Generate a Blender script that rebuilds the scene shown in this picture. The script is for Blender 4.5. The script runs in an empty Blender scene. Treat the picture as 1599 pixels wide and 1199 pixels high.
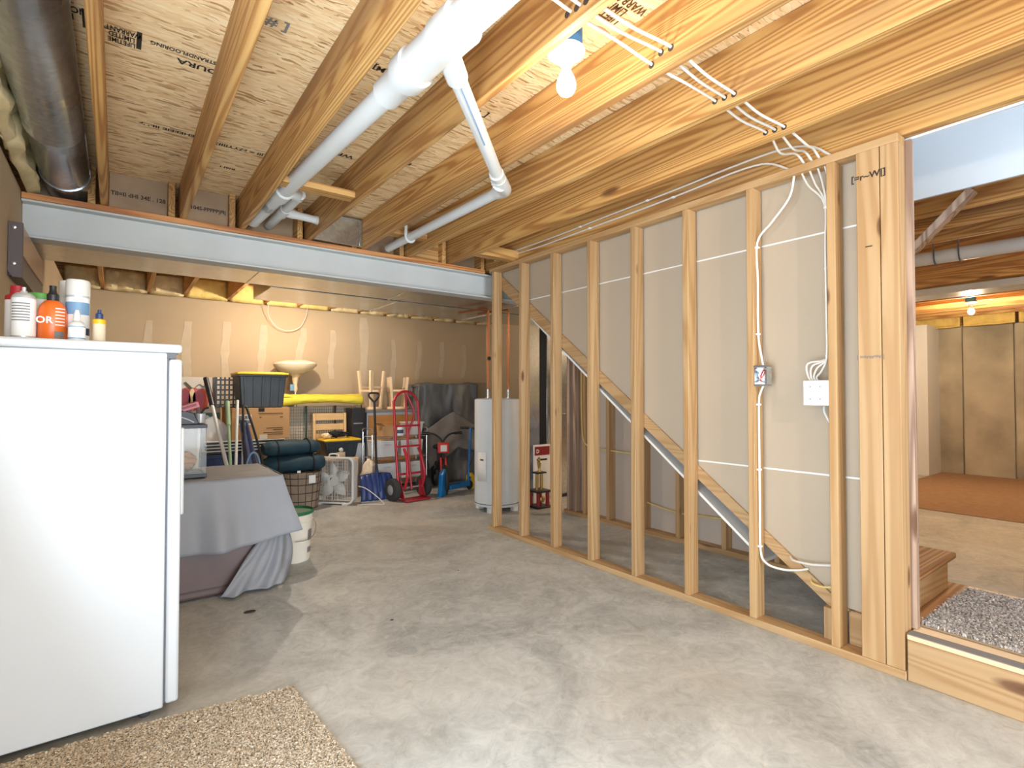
import bpy, bmesh, math, random
from mathutils import Vector, Matrix, noise
R = math.radians
random.seed(7)
scn = bpy.context.scene
col = scn.collection

# ------------------------------------------------------------------ camera, world, light, exposure
cam = bpy.data.objects.new('camera', bpy.data.cameras.new('camera'))
col.objects.link(cam)
cam.data.sensor_width = 36.0
cam.data.lens = 822.6 / 1599 * 36.0
cam.data.clip_start = 0.05
cam.location = (0, 0, 1.235)
cam.rotation_euler = (R(90) + .0195, 0, -.6439)
scn.camera = cam

world = bpy.data.worlds.new('world')
scn.world = world
world.use_nodes = True
world.node_tree.nodes['Background'].inputs[0].default_value = (.75, .87, 1, 1)
world.node_tree.nodes['Background'].inputs[1].default_value = 1.0

scn.view_settings.view_transform = 'Standard'
scn.view_settings.look = 'None'
scn.view_settings.exposure = 0.60
scn.view_settings.gamma = 1

def area(name, loc, rot, sx, sy, power, color):
    l = bpy.data.lights.new(name, 'AREA'); l.shape = 'RECTANGLE'; l.size = sx; l.size_y = sy
    l.energy = power; l.color = color
    o = bpy.data.objects.new(name, l); col.objects.link(o); o.location = loc; o.rotation_euler = rot
    return o
# daylight through the side door and down the stairwell, plus added fill behind the camera
area('daylight_side_door', (-.43, .42, 1.06), (0, R(-112), 0), 1.95, 2.1, 84, (.74, .87, 1))
area('added_rear_fill', (1.15, -5.92, 1.05), (R(90), 0, 0), 2.6, 2.0, 235, (.72, .86, 1))  # added fill light, set at an unseen door behind the camera
area('daylight_stairwell', (3.3, .4, 4.9), (0, 0, 0), .8, 1.8, 30, (.72, .86, 1))
WARM = (1, .89, .75)
def bulb_light(name, loc, power, color=WARM, r=.03):
    l = bpy.data.lights.new(name, 'POINT'); l.energy = power; l.color = color; l.shadow_soft_size = r
    o = bpy.data.objects.new(name, l); col.objects.link(o); o.location = loc
    return o

# ------------------------------------------------------------------ materials
def _nt(name):
    m = bpy.data.materials.new(name); m.use_nodes = True
    nt = m.node_tree; b = nt.nodes['Principled BSDF']
    return m, nt, b
def srgb(c):
    return tuple((x / 12.92 if x <= .04045 else ((x + .055) / 1.055) ** 2.4) for x in (c[0] / 255, c[1] / 255, c[2] / 255)) + (1,)
def nd(nt, typ, **kw):
    n = nt.nodes.new(typ)
    for k, v in kw.items(): setattr(n, k, v)
    return n
def coords(nt, scale, rand=True, rot=(0, 0, 0)):
    tc = nd(nt, 'ShaderNodeTexCoord'); mp = nd(nt, 'ShaderNodeMapping')
    mp.inputs['Scale'].default_value = scale; mp.inputs['Rotation'].default_value = rot
    if rand:
        oi = nd(nt, 'ShaderNodeObjectInfo'); mu = nd(nt, 'ShaderNodeMath', operation='MULTIPLY'); mu.inputs[1].default_value = 37.0
        nt.links.new(oi.outputs['Random'], mu.inputs[0])
        ad = nd(nt, 'ShaderNodeVectorMath', operation='ADD')
        nt.links.new(tc.outputs['Object'], ad.inputs[0]); nt.links.new(mu.outputs[0], ad.inputs[1])
        nt.links.new(ad.outputs[0], mp.inputs[0])
    else:
        nt.links.new(tc.outputs['Object'], mp.inputs[0])
    return mp.outputs[0]
def ramp(nt, fac, stops):
    r = nd(nt, 'ShaderNodeValToRGB'); e = r.color_ramp.elements
    e[0].position, e[0].color = stops[0][0], stops[0][1]
    e[1].position, e[1].color = stops[-1][0], stops[-1][1]
    for p, c in stops[1:-1]:
        k = e.new(p); k.color = c
    nt.links.new(fac, r.inputs[0]); return r.outputs[0]
def mixc(nt, fac, a, b, mode='MIX'):
    m = nd(nt, 'ShaderNodeMix', data_type='RGBA', blend_type=mode)
    for s, v in ((m.inputs[0], fac), (m.inputs[6], a), (m.inputs[7], b)):
        if isinstance(v, (float, int)): s.default_value = v
        elif isinstance(v, tuple): s.default_value = v
        else: nt.links.new(v, s)
    return m.outputs[2]
def bump(nt, b, h, strength=.2, dist=.01):
    n = nd(nt, 'ShaderNodeBump'); n.inputs['Strength'].default_value = strength; n.inputs['Distance'].default_value = dist
    nt.links.new(h, n.inputs['Height']); nt.links.new(n.outputs[0], b.inputs['Normal'])

def plain(name, c, rough=.5, metal=0, var=.08, scale=6, bumpy=0, spec=None, coat=0):
    m, nt, b = _nt(name)
    v = coords(nt, (scale,) * 3)
    n = nd(nt, 'ShaderNodeTexNoise'); n.inputs['Detail'].default_value = 4; n.inputs['Scale'].default_value = 1
    nt.links.new(v, n.inputs['Vector'])
    base = srgb(c); lo = tuple(x * (1 - var) for x in base[:3]) + (1,); hi = tuple(min(1, x * (1 + var)) for x in base[:3]) + (1,)
    nt.links.new(ramp(nt, n.outputs[0], [(.3, lo), (.7, hi)]), b.inputs['Base Color'])
    b.inputs['Roughness'].default_value = rough; b.inputs['Metallic'].default_value = metal
    if coat: b.inputs['Coat Weight'].default_value = coat
    if bumpy: bump(nt, b, n.outputs[0], bumpy, .01)
    return m

def wood(name, axis, light, mid, dark, freq=9.0, rough=.62, knots=True, weather=.12, kd=1.0):
    """plain-sawn lumber: cathedral grain that runs along one axis, a few knots"""
    m, nt, b = _nt(name)
    ac, al = 8.0, .3
    sc = [ac, ac, ac]; sc[axis] = al
    v = coords(nt, tuple(sc))
    n = nd(nt, 'ShaderNodeTexNoise'); n.inputs['Scale'].default_value = .8; n.inputs['Detail'].default_value = 1.5
    nt.links.new(v, n.inputs['Vector'])
    mu = nd(nt, 'ShaderNodeMath', operation='MULTIPLY'); mu.inputs[1].default_value = freq * 17
    nt.links.new(n.outputs[0], mu.inputs[0])
    si = nd(nt, 'ShaderNodeMath', operation='SINE'); nt.links.new(mu.outputs[0], si.inputs[0])
    g = nd(nt, 'ShaderNodeMath', operation='MULTIPLY_ADD'); g.inputs[1].default_value = .5; g.inputs[2].default_value = .5
    nt.links.new(si.outputs[0], g.inputs[0])
    c = ramp(nt, g.outputs[0], [(0, srgb(light)), (.55, srgb(mid)), (.92, srgb(dark)), (1, srgb(dark))])
    # fine fibre
    f = nd(nt, 'ShaderNodeTexNoise'); f.inputs['Scale'].default_value = 9; f.inputs['Detail'].default_value = 3
    nt.links.new(v, f.inputs['Vector'])
    c = mixc(nt, .22, c, ramp(nt, f.outputs[0], [(.3, srgb(dark)), (.7, srgb(light))]))
    # broad colour change from board to board and along the board
    oi = nd(nt, 'ShaderNodeObjectInfo')
    tint = ramp(nt, oi.outputs['Random'], [(0, (.84, .80, .76, 1)), (.5, (1, 1, 1, 1)), (1, (1.0, .95, .86, 1))])
    c = mixc(nt, 1.0, c, tint, 'MULTIPLY')
    if knots:
        s3 = [2.2, 2.2, 2.2]; s3[axis] = .35
        v3 = coords(nt, tuple(s3)); pn = nd(nt, 'ShaderNodeTexNoise'); pn.inputs['Scale'].default_value = 1.6; pn.inputs['Detail'].default_value = 3
        nt.links.new(v3, pn.inputs['Vector'])
        c = mixc(nt, ramp(nt, pn.outputs[0], [(.50, (0, 0, 0, 1)), (.72, (weather,) * 3 + (1,))]), c, srgb((128, 92, 62)))
        s2 = [5.0 * kd] * 3; s2[axis] = 1.5 * kd
        v2 = coords(nt, tuple(s2))
        vo = nd(nt, 'ShaderNodeTexVoronoi'); vo.inputs['Scale'].default_value = .8
        nt.links.new(v2, vo.inputs['Vector'])
        k = ramp(nt, vo.outputs['Distance'], [(0, (1, 1, 1, 1)), (.07, (.85, .85, .85, 1)), (.12, (0, 0, 0, 1))])
        c = mixc(nt, k, c, srgb((105, 66, 36)))
    nt.links.new(c, b.inputs['Base Color'])
    b.inputs['Roughness'].default_value = rough
    bump(nt, b, g.outputs[0], .06, .004)
    return m

def osb(name, cols, sc=1.0, rough=.75):
    m, nt, b = _nt(name)
    base = coords(nt, (1, 1, 1))
    dn = nd(nt, 'ShaderNodeTexNoise'); dn.inputs['Scale'].default_value = 7; dn.inputs['Detail'].default_value = 3
    nt.links.new(base, dn.inputs['Vector'])
    dv = nd(nt, 'ShaderNodeVectorMath', operation='MULTIPLY_ADD'); dv.inputs[1].default_value = (.05,) * 3
    nt.links.new(dn.outputs['Color'], dv.inputs[0]); nt.links.new(base, dv.inputs[2])
    outs = []
    for rot, s in ((.15, (15, 95, 20)), (.75, (13, 80, 20)), (-.55, (14, 88, 20))):
        mp = nd(nt, 'ShaderNodeMapping'); mp.inputs['Rotation'].default_value = (0, 0, rot)
        mp.inputs['Scale'].default_value = tuple(x * sc for x in s)
        nt.links.new(dv.outputs[0], mp.inputs[0])
        vo = nd(nt, 'ShaderNodeTexVoronoi'); vo.inputs['Scale'].default_value = 1
        nt.links.new(mp.outputs[0], vo.inputs['Vector'])
        sp = nd(nt, 'ShaderNodeSeparateColor'); nt.links.new(vo.outputs['Color'], sp.inputs[0])
        outs.append((sp.outputs[0], sp.outputs[1]))
    a = nd(nt, 'ShaderNodeMath', operation='GREATER_THAN'); a.inputs[1].default_value = .55; nt.links.new(outs[1][1], a.inputs[0])
    d = nd(nt, 'ShaderNodeMath', operation='GREATER_THAN'); d.inputs[1].default_value = .6; nt.links.new(outs[2][1], d.inputs[0])
    m1 = mixc(nt, a.outputs[0], outs[0][0], outs[1][0]); m2 = mixc(nt, d.outputs[0], m1, outs[2][0])
    c = ramp(nt, m2, [(0, srgb(cols[0])), (.18, srgb(cols[1])), (.6, srgb(cols[2])), (1, srgb(cols[3]))])
    # long thin dark gaps between strands
    mp = nd(nt, 'ShaderNodeMapping'); mp.inputs['Scale'].default_value = (12 * sc, 110 * sc, 30 * sc); mp.inputs['Rotation'].default_value = (0, 0, .25)
    nt.links.new(dv.outputs[0], mp.inputs[0])
    gn = nd(nt, 'ShaderNodeTexNoise'); gn.inputs['Scale'].default_value = 1; gn.inputs['Detail'].default_value = 2
    nt.links.new(mp.outputs[0], gn.inputs['Vector'])
    gk = ramp(nt, gn.outputs[0], [(.29, (.8, .8, .8, 1)), (.35, (0, 0, 0, 1))])
    c = mixc(nt, gk, c, srgb(cols[0]))
    nt.links.new(c, b.inputs['Base Color']); b.inputs['Roughness'].default_value = rough
    bump(nt, b, m2, .25, .004)
    return m

def concrete_floor():
    m, nt, b = _nt('floor_concrete')
    v = coords(nt, (1, 1, 1), False)
    def N(scale, detail, rough, dist=0, vec=v):
        n = nd(nt, 'ShaderNodeTexNoise'); n.inputs['Scale'].default_value = scale; n.inputs['Detail'].default_value = detail
        n.inputs['Roughness'].default_value = rough; n.inputs['Distortion'].default_value = dist
        nt.links.new(vec, n.inputs['Vector']); return n.outputs[0]
    n1 = N(1.5, 10, .66, 1.2); n2 = N(9, 9, .75, 2.0); n3 = N(.55, 3, .5); n4 = N(4.2, 6, .7, 3.0)
    c1 = ramp(nt, n1, [(.30, srgb((138, 140, 138))), (.44, srgb((174, 177, 175))), (.55, srgb((200, 202, 199))), (.72, srgb((222, 224, 220)))])
    c2 = ramp(nt, n2, [(.30, srgb((132, 132, 128))), (.5, srgb((190, 192, 189))), (.72, srgb((232, 233, 228)))])
    c = mixc(nt, .40, c1, c2)
    c = mixc(nt, ramp(nt, n4, [(.58, (0, 0, 0, 1)), (.72, (.45, .45, .45, 1))]), c, srgb((230, 226, 214)))     # trowel swirls
    c = mixc(nt, ramp(nt, n4, [(.28, (.5, .5, .5, 1)), (.40, (0, 0, 0, 1))]), c, srgb((142, 138, 130)))
    c = mixc(nt, ramp(nt, n3, [(.48, (0, 0, 0, 1)), (.75, (.6, .6, .6, 1))]), c, srgb((184, 170, 150)))        # rusty stains
    nt.links.new(c, b.inputs['Base Color']); b.inputs['Roughness'].default_value = .55
    bump(nt, b, n2, .12, .01)
    return m

def drywall(name, c, var=.05, rough=.9):
    m, nt, b = _nt(name)
    v = coords(nt, (1, 1, 1), False)
    n1 = nd(nt, 'ShaderNodeTexNoise'); n1.inputs['Scale'].default_value = 1.7; n1.inputs['Detail'].default_value = 5
    nt.links.new(v, n1.inputs['Vector'])
    base = srgb(c)
    nt.links.new(ramp(nt, n1.outputs[0], [(.3, tuple(x * (1 - var) for x in base[:3]) + (1,)), (.7, tuple(min(1, x * (1 + var)) for x in base[:3]) + (1,))]), b.inputs['Base Color'])
    b.inputs['Roughness'].default_value = rough
    return m

def galv(name, c=(176, 182, 186), rough=.28):
    m, nt, b = _nt(name)
    v = coords(nt, (1, 1, 1))
    vo = nd(nt, 'ShaderNodeTexVoronoi'); vo.inputs['Scale'].default_value = 45
    n = nd(nt, 'ShaderNodeTexNoise'); n.inputs['Scale'].default_value = 3; n.inputs['Detail'].default_value = 3
    nt.links.new(v, vo.inputs['Vector']); nt.links.new(v, n.inputs['Vector'])
    sp = nd(nt, 'ShaderNodeSeparateColor'); nt.links.new(vo.outputs['Color'], sp.inputs[0])
    base = srgb(c)
    nt.links.new(ramp(nt, sp.outputs[0], [(0, tuple(x * .82 for x in base[:3]) + (1,)), (1, base)]), b.inputs['Base Color'])
    nt.links.new(ramp(nt, n.outputs[0], [(.3, (rough * .7,) * 3 + (1,)), (.7, (rough * 1.3,) * 3 + (1,))]), b.inputs['Roughness'])
    b.inputs['Metallic'].default_value = .9
    return m

def glow(name, color, strength):
    m, nt, b = _nt(name)
    b.inputs['Base Color'].default_value = (1, 1, 1, 1)
    b.inputs['Emission Color'].default_value = color + (1,); b.inputs['Emission Strength'].default_value = strength
    return m

def glassy(name, tint=(.86, .93, .92), alpha=.12, rough=.05):
    m, nt, b = _nt(name)
    b.inputs['Base Color'].default_value = tint + (1,); b.inputs['Roughness'].default_value = rough
    b.inputs['Alpha'].default_value = alpha
    return m

JL, JM, JD = (214, 172, 108), (199, 151, 88), (164, 113, 60)
SL, SM, SD = (200, 166, 122), (193, 157, 112), (180, 141, 94)
M = dict(
    joist=wood('pine_joist', 1, JL, JM, JD, 8, weather=.75),
    joist_x=wood('pine_block', 0, JL, JM, JD, 6),
    stud=wood('pine_stud', 2, SL, SM, SD, 5, kd=1.7),
    plate=wood('pine_plate', 1, SL, SM, SD, 5),
    plank_x=wood('pine_plank', 0, SL, SM, SD, 5),
    nailer=wood('nailer_wood', 0, (214, 150, 92), (200, 134, 78), (160, 98, 52), 5, knots=False),
    oak=wood('stair_tread_wood', 0, (202, 152, 100), (182, 130, 80), (140, 92, 52), 6),
    grey_stud=wood('weathered_stud', 2, (205, 178, 156), (186, 158, 138), (150, 122, 104), 5),
    osb=osb('osb_subfloor', ((176, 132, 84), (234, 198, 146), (246, 214, 164), (252, 228, 184))),
    rimosb=plain('rim_board', (158, 132, 104), .85, var=.12, scale=7),
    floor=concrete_floor(),
    pad=plain('brown_carpet_pad', (158, 126, 98), .95, var=.12, scale=14, bumpy=.3),
    concrete=plain('poured_concrete', (176, 168, 150), .9, var=.32, scale=1.6, bumpy=.25),
    tan=drywall('tan_drywall_paper', (190, 168, 136)),
    beige=drywall('beige_drywall_paper', (188, 172, 150), .03),
    greyboard=drywall('grey_drywall_paper', (196, 182, 168), .04),
    white_board=drywall('white_drywall', (226, 229, 232), .02),
    gyp=plain('gypsum_edge', (246, 244, 238), .9, var=.02),
    mud=plain('joint_compound', (202, 184, 156), .9, var=.06, scale=9),
    steel=plain('grey_primer_steel', (196, 199, 197), .45, 0, var=.05, scale=3),
    galv=galv('galvanised_sheet', (206, 212, 216), .2),
    galv_dark=galv('galvanised_duct', (206, 214, 222), .30),
    copper=plain('copper', (190, 120, 78), .32, .9, var=.1),
    pvc=plain('white_pvc', (216, 218, 215), .32, var=.02, scale=3),
    pvc_blue=plain('blue_pipe_print', (120, 150, 190), .5),
    cable=plain('white_cable_sheath', (224, 220, 210), .5, var=.03),
    ycable=plain('yellow_cable_sheath', (222, 196, 120), .5, var=.04),
    staple=plain('staple', (250, 250, 250), .4),
    blue_box=plain('blue_plastic_box', (52, 112, 158), .45),
    white_gloss=plain('white_enamel', (214, 218, 221), .28, var=.012, scale=2),
    white_plastic=plain('white_plastic', (224, 223, 218), .4, var=.02),
    porcelain=plain('porcelain', (214, 212, 206), .3, var=.01),
    gasket=plain('grey_gasket', (96, 98, 102), .6),
    bulb=glow('lit_bulb', (1, .86, .66), 30),
    batt=plain('fibreglass_batt', (228, 208, 160), .98, var=.10, scale=14, bumpy=.3),
    batt_y=plain('yellow_fibreglass', (230, 202, 124), .98, var=.10, scale=14, bumpy=.3),
    black=plain('black_plastic', (34, 35, 38), .42, var=.1),
    black_matte=plain('black_matte', (24, 24, 26), .75, var=.1),
    tote=plain('charcoal_tote', (46, 54, 60), .38, var=.06),
    yellow_lid=plain('yellow_lid', (240, 196, 44), .38, var=.04),
    kraft=plain('kraft_cardboard', (196, 150, 100), .85, var=.05, scale=5),
    ink=plain('black_print', (52, 44, 36), .8),
    orange_ink=plain('brown_print', (96, 62, 28), .8),
    grey_ink=plain('grey_print', (128, 126, 124), .8),
    paper=plain('white_paper', (244, 244, 242), .8, var=.01),
    teal=plain('teal_bag_fabric', (18, 54, 68), .7, var=.18, scale=7, bumpy=.3),
    leather=plain('brown_leatherette', (112, 94, 92), .38, var=.12, scale=3, bumpy=.15),
    cloth=plain('grey_cloth', (146, 148, 154), .62, var=.05, scale=3),
    tarp=plain('grey_tarp', (104, 106, 108), .42, var=.14, scale=4, bumpy=.5),
    grey_cushion=plain('grey_fabric', (128, 122, 118), .85, var=.08, scale=8, bumpy=.2),
    glass=glassy('tank_glass'),
    plastic_film=glassy('clear_plastic_film', (.88, .91, .93), .6, .25),
    red=plain('red_paint', (176, 38, 52), .35, var=.06),
    red_b=plain('bright_red', (214, 50, 46), .4),
    maroon=plain('maroon', (138, 28, 36), .45),
    rubber=plain('rubber_tyre', (52, 52, 52), .8, var=.1),
    rim=plain('grey_rim', (178, 178, 176), .4, .4),
    navy=plain('navy_plastic', (38, 58, 112), .42, var=.1, scale=9),
    bright_blue=plain('bright_blue', (20, 120, 190), .35, var=.05),
    yellow=plain('yellow_plastic', (236, 186, 30), .4),
    foam=plain('yellow_foam', (222, 204, 64), .8, var=.08, scale=5, bumpy=.3),
    chrome=plain('chrome', (206, 208, 210), .22, .9, var=.03),
    wire_dark=plain('dark_wire', (74, 62, 56), .5, .4),
    wire_grey=plain('grey_wire', (108, 104, 102), .5, .5),
    basket=plain('basket_liner', (150, 132, 116), .85, var=.1, scale=6),
    rawwood=plain('pale_bare_wood', (238, 208, 168), .6, var=.05, scale=4),
    blond=plain('blond_wood', (226, 186, 128), .5, var=.06, scale=5),
    orange_wood=plain('orange_veneer', (218, 150, 76), .5, var=.08, scale=4),
    linen=plain('beige_wrap', (222, 204, 176), .85, var=.08, scale=7, bumpy=.4),
    green=plain('green_lid', (34, 112, 74), .5),
    lime=plain('green_cap', (110, 190, 90), .45),
    orange=plain('orange_bottle', (236, 112, 40), .32, var=.03),
    sky=plain('pale_blue_label', (120, 160, 196), .4),
    navy_cap=plain('navy_cap', (36, 62, 104), .4),
    silver=plain('silver_can', (206, 208, 210), .35, .3, var=.06),
    bucket=plain('white_bucket', (236, 230, 216), .45, var=.03),
    heater=plain('heater_enamel', (226, 234, 240), .32, var=.02),
    brown=plain('dark_brown_metal', (88, 76, 74), .45, var=.05),
    tanpanel=plain('tan_laminate', (190, 160, 130), .35, var=.06),
    gold=plain('gold_plastic', (190, 160, 100), .3, .8),
    canvas=plain('canvas_cream', (214, 206, 194), .85, var=.05),
    coral=plain('coral_paint', (206, 92, 72), .7), rose=plain('rose_paint', (200, 104, 122), .7), cream=plain('cream_paint', (240, 212, 168), .7),
    olive=plain('olive_paint', (92, 86, 66), .7), tealp=plain('teal_paint', (74, 118, 116), .7),
    green_pole=plain('green_pole', (150, 180, 140), .5),
    slate=plain('slate_blue', (84, 92, 122), .6),
    rug_base=plain('rug_backing', (150, 128, 100), .95),
    orange_wire=plain('orange_wire', (226, 110, 70), .5),
    floor_dirt=plain('dark_floor_debris', (60, 50, 42), .9),
)
def tuft_mat(name, a, b_, c):
    m, nt, b = _nt(name)
    at = nd(nt, 'ShaderNodeAttribute', attribute_name='tint')
    nt.links.new(ramp(nt, at.outputs['Fac'], [(0, srgb(a)), (.5, srgb(b_)), (1, srgb(c))]), b.inputs['Base Color'])
    b.inputs['Roughness'].default_value = .95
    return m
M['rug'] = tuft_mat('beige_rug_pile', (172, 150, 124), (210, 192, 166), (232, 220, 200))
M['rug_grey'] = tuft_mat('grey_rug_pile', (150, 140, 132), (196, 186, 176), (226, 219, 212))

# ------------------------------------------------------------------ mesh builder
class MB:
    def __init__(s): s.v, s.f = [], []
    def add(s, vs, fs):
        o = len(s.v); s.v += [tuple(p) for p in vs]; s.f += [tuple(i + o for i in f) for f in fs]; return s
    def box(s, x0, x1, y0, y1, z0, z1):
        return s.add([(x0, y0, z0), (x1, y0, z0), (x1, y1, z0), (x0, y1, z0), (x0, y0, z1), (x1, y0, z1), (x1, y1, z1), (x0, y1, z1)],
                     [(0, 3, 2, 1), (4, 5, 6, 7), (0, 1, 5, 4), (1, 2, 6, 5), (2, 3, 7, 6), (3, 0, 4, 7)])
    def taper(s, x0, x1, y0, y1, z0, z1, k):
        """box whose bottom is inset by k on every side"""
        return s.add([(x0 + k, y0 + k, z0), (x1 - k, y0 + k, z0), (x1 - k, y1 - k, z0), (x0 + k, y1 - k, z0), (x0, y0, z1), (x1, y0, z1), (x1, y1, z1), (x0, y1, z1)],
                     [(0, 3, 2, 1), (4, 5, 6, 7), (0, 1, 5, 4), (1, 2, 6, 5), (2, 3, 7, 6), (3, 0, 4, 7)])
    def obox(s, c, size, mat):
        vs = [Vector(c) + mat @ Vector((sx * size[0] / 2, sy * size[1] / 2, sz * size[2] / 2)) for sz in (-1, 1) for sx, sy in ((-1, -1), (1, -1), (1, 1), (-1, 1))]
        return s.add(vs, [(0, 3, 2, 1), (4, 5, 6, 7), (0, 1, 5, 4), (1, 2, 6, 5), (2, 3, 7, 6), (3, 0, 4, 7)])
    def bar(s, a, b, w, h, up=(0, 0, 1)):
        a, b = Vector(a), Vector(b); d = b - a; L = d.length; x = d.normalized(); u = Vector(up)
        if abs(x.dot(u)) > .98: u = Vector((0, 1, 0))
        y = u.cross(x).normalized(); z = x.cross(y)
        return s.obox((a + b) / 2, (L, w, h), Matrix((x, y, z)).transposed())
    def tube(s, pts, r, n=10, closed=False, caps=True):
        P = [Vector(p) for p in pts]; m = len(P); rs = r if isinstance(r, (list, tuple)) else [r] * m
        t0 = (P[1] - P[0]).normalized(); u = Vector((0, 0, 1)) if abs(t0.z) < .9 else Vector((1, 0, 0))
        u = (u - t0 * u.dot(t0)).normalized(); vs, fs = [], []
        for i in range(m):
            if closed: t = P[(i + 1) % m] - P[i - 1]
            else: t = P[min(i + 1, m - 1)] - P[max(i - 1, 0)]
            t.normalize(); u = (u - t * u.dot(t)).normalized(); w = t.cross(u)
            for k in range(n):
                a = 2 * math.pi * k / n; vs.append(P[i] + (u * math.cos(a) + w * math.sin(a)) * rs[i])
        for i in range(m if closed else m - 1):
            j = (i + 1) % m
            for k in range(n): fs.append((i * n + k, i * n + (k + 1) % n, j * n + (k + 1) % n, j * n + k))
        if caps and not closed: fs += [tuple(range(n - 1, -1, -1)), tuple((m - 1) * n + k for k in range(n))]
        return s.add(vs, fs)
    def lathe(s, prof, c=(0, 0, 0), n=20, axis=2):
        vs, fs = [], []
        for r, h in prof:
            for k in range(n):
                a = 2 * math.pi * k / n; p = (r * math.cos(a), r * math.sin(a), h)
                if axis == 0: p = (p[2], p[0], p[1])
                if axis == 1: p = (p[0], p[2], -p[1])
                vs.append((p[0] + c[0], p[1] + c[1], p[2] + c[2]))
        for i in range(len(prof) - 1):
            for k in range(n): fs.append((i * n + k, i * n + (k + 1) % n, (i + 1) * n + (k + 1) % n, (i + 1) * n + k))
        fs += [tuple(range(n - 1, -1, -1)), tuple((len(prof) - 1) * n + k for k in range(n))]
        return s.add(vs, fs)
    def ball(s, c, r, n=14, sc=(1, 1, 1)):
        o = len(s.v); m = n // 2
        s.lathe([(max(1e-4, r * math.sin(math.pi * i / m)), -r * math.cos(math.pi * i / m)) for i in range(m + 1)], (0, 0, 0), n)
        for i in range(o, len(s.v)):
            x, y, z = s.v[i]; s.v[i] = (x * sc[0] + c[0], y * sc[1] + c[1], z * sc[2] + c[2])
        return s
    def prism(s, poly, axis, a0, a1):
        """poly of (u,v); axis 0: u=y v=z, axis 1: u=x v=z, axis 2: u=x v=y"""
        n = len(poly)
        def P(u, v, a): return ((a, u, v), (u, a, v), (u, v, a))[axis]
        return s.add([P(u, v, a0) for u, v in poly] + [P(u, v, a1) for u, v in poly],
                     [tuple(range(n - 1, -1, -1)), tuple(range(n, 2 * n))] + [(i, (i + 1) % n, n + (i + 1) % n, n + i) for i in range(n)])
    def grid(s, fn, nu, nv):
        vs = [fn(i / nu, j / nv) for j in range(nv + 1) for i in range(nu + 1)]; w = nu + 1
        return s.add(vs, [(j * w + i, j * w + i + 1, (j + 1) * w + i + 1, (j + 1) * w + i) for j in range(nv) for i in range(nu)])
    def build(s, name, mat, parent=None, bevel=0, loc=None, rotz=0, solid=0, sub=0):
        me = bpy.data.meshes.new(name); me.from_pydata(s.v, [], s.f)
        bm = bmesh.new(); bm.from_mesh(me); bmesh.ops.recalc_face_normals(bm, faces=bm.faces); bm.to_mesh(me); bm.free()
        me.polygons.foreach_set('use_smooth', [True] * len(me.polygons)); me.set_sharp_from_angle(angle=R(38))
        me.materials.append(M[mat] if isinstance(mat, str) else mat)
        o = bpy.data.objects.new(name, me); col.objects.link(o)
        if parent: o.parent = parent
        if loc: o.location = loc
        if rotz: o.rotation_euler[2] = rotz
        if solid:
            k = o.modifiers.new('solidify', 'SOLIDIFY'); k.thickness = solid; k.offset = 0
        if bevel:
            k = o.modifiers.new('bevel', 'BEVEL'); k.width = bevel; k.segments = 2; k.limit_method = 'ANGLE'
        if sub:
            k = o.modifiers.new('subsurf', 'SUBSURF'); k.levels = sub; k.render_levels = sub
        return o
def BX(name, x0, x1, y0, y1, z0, z1, mat, parent=None, bevel=0): return MB().box(x0, x1, y0, y1, z0, z1).build(name, mat, parent, bevel)
def tag(o, label, cat, group=None):
    o['label'] = label; o['category'] = cat
    if group: o['group'] = group
    return o
def thing(name, label, cat, loc=(0, 0, 0), rotz=0, group=None):
    o = bpy.data.objects.new(name, None); col.objects.link(o); o.empty_display_size = .1
    o.location = loc; o.rotation_euler[2] = rotz
    return tag(o, label, cat, group)
def struct(o): o['kind'] = 'structure'; return o
def smooth_path(pts, k=6):
    P = [Vector(p) for p in pts]; out = []
    for i in range(len(P) - 1):
        p0, p1, p2, p3 = P[max(i - 1, 0)], P[i], P[i + 1], P[min(i + 2, len(P) - 1)]
        for j in range(k):
            t = j / k
            out.append(.5 * ((2 * p1) + (p2 - p0) * t + (2 * p0 - 5 * p1 + 4 * p2 - p3) * t * t + (3 * p1 - p0 - 3 * p2 + p3) * t ** 3))
    return out + [P[-1]]
def print_text(txt, size, mat, parent, loc, rot, name='printed_text', sx=1, align='CENTER'):
    """flat print: letters as a paper-thin mesh lying on the printed surface"""
    cu = bpy.data.curves.new(name, 'FONT'); cu.body = txt; cu.size = size; cu.align_x = align; cu.align_y = 'CENTER'; cu.space_line = .85; cu.offset = size * .025
    cu.resolution_u = 2
    t = bpy.data.objects.new('tmp', cu); col.objects.link(t)
    dg = bpy.context.evaluated_depsgraph_get(); me = bpy.data.meshes.new_from_object(t.evaluated_get(dg))
    bpy.data.objects.remove(t); me.name = name; me.materials.clear(); me.materials.append(M[mat])
    o = bpy.data.objects.new(name, me); col.objects.link(o); o.parent = parent; o.location = loc; o.rotation_euler = rot; o.scale = (sx, 1, 1)
    return o

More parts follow.
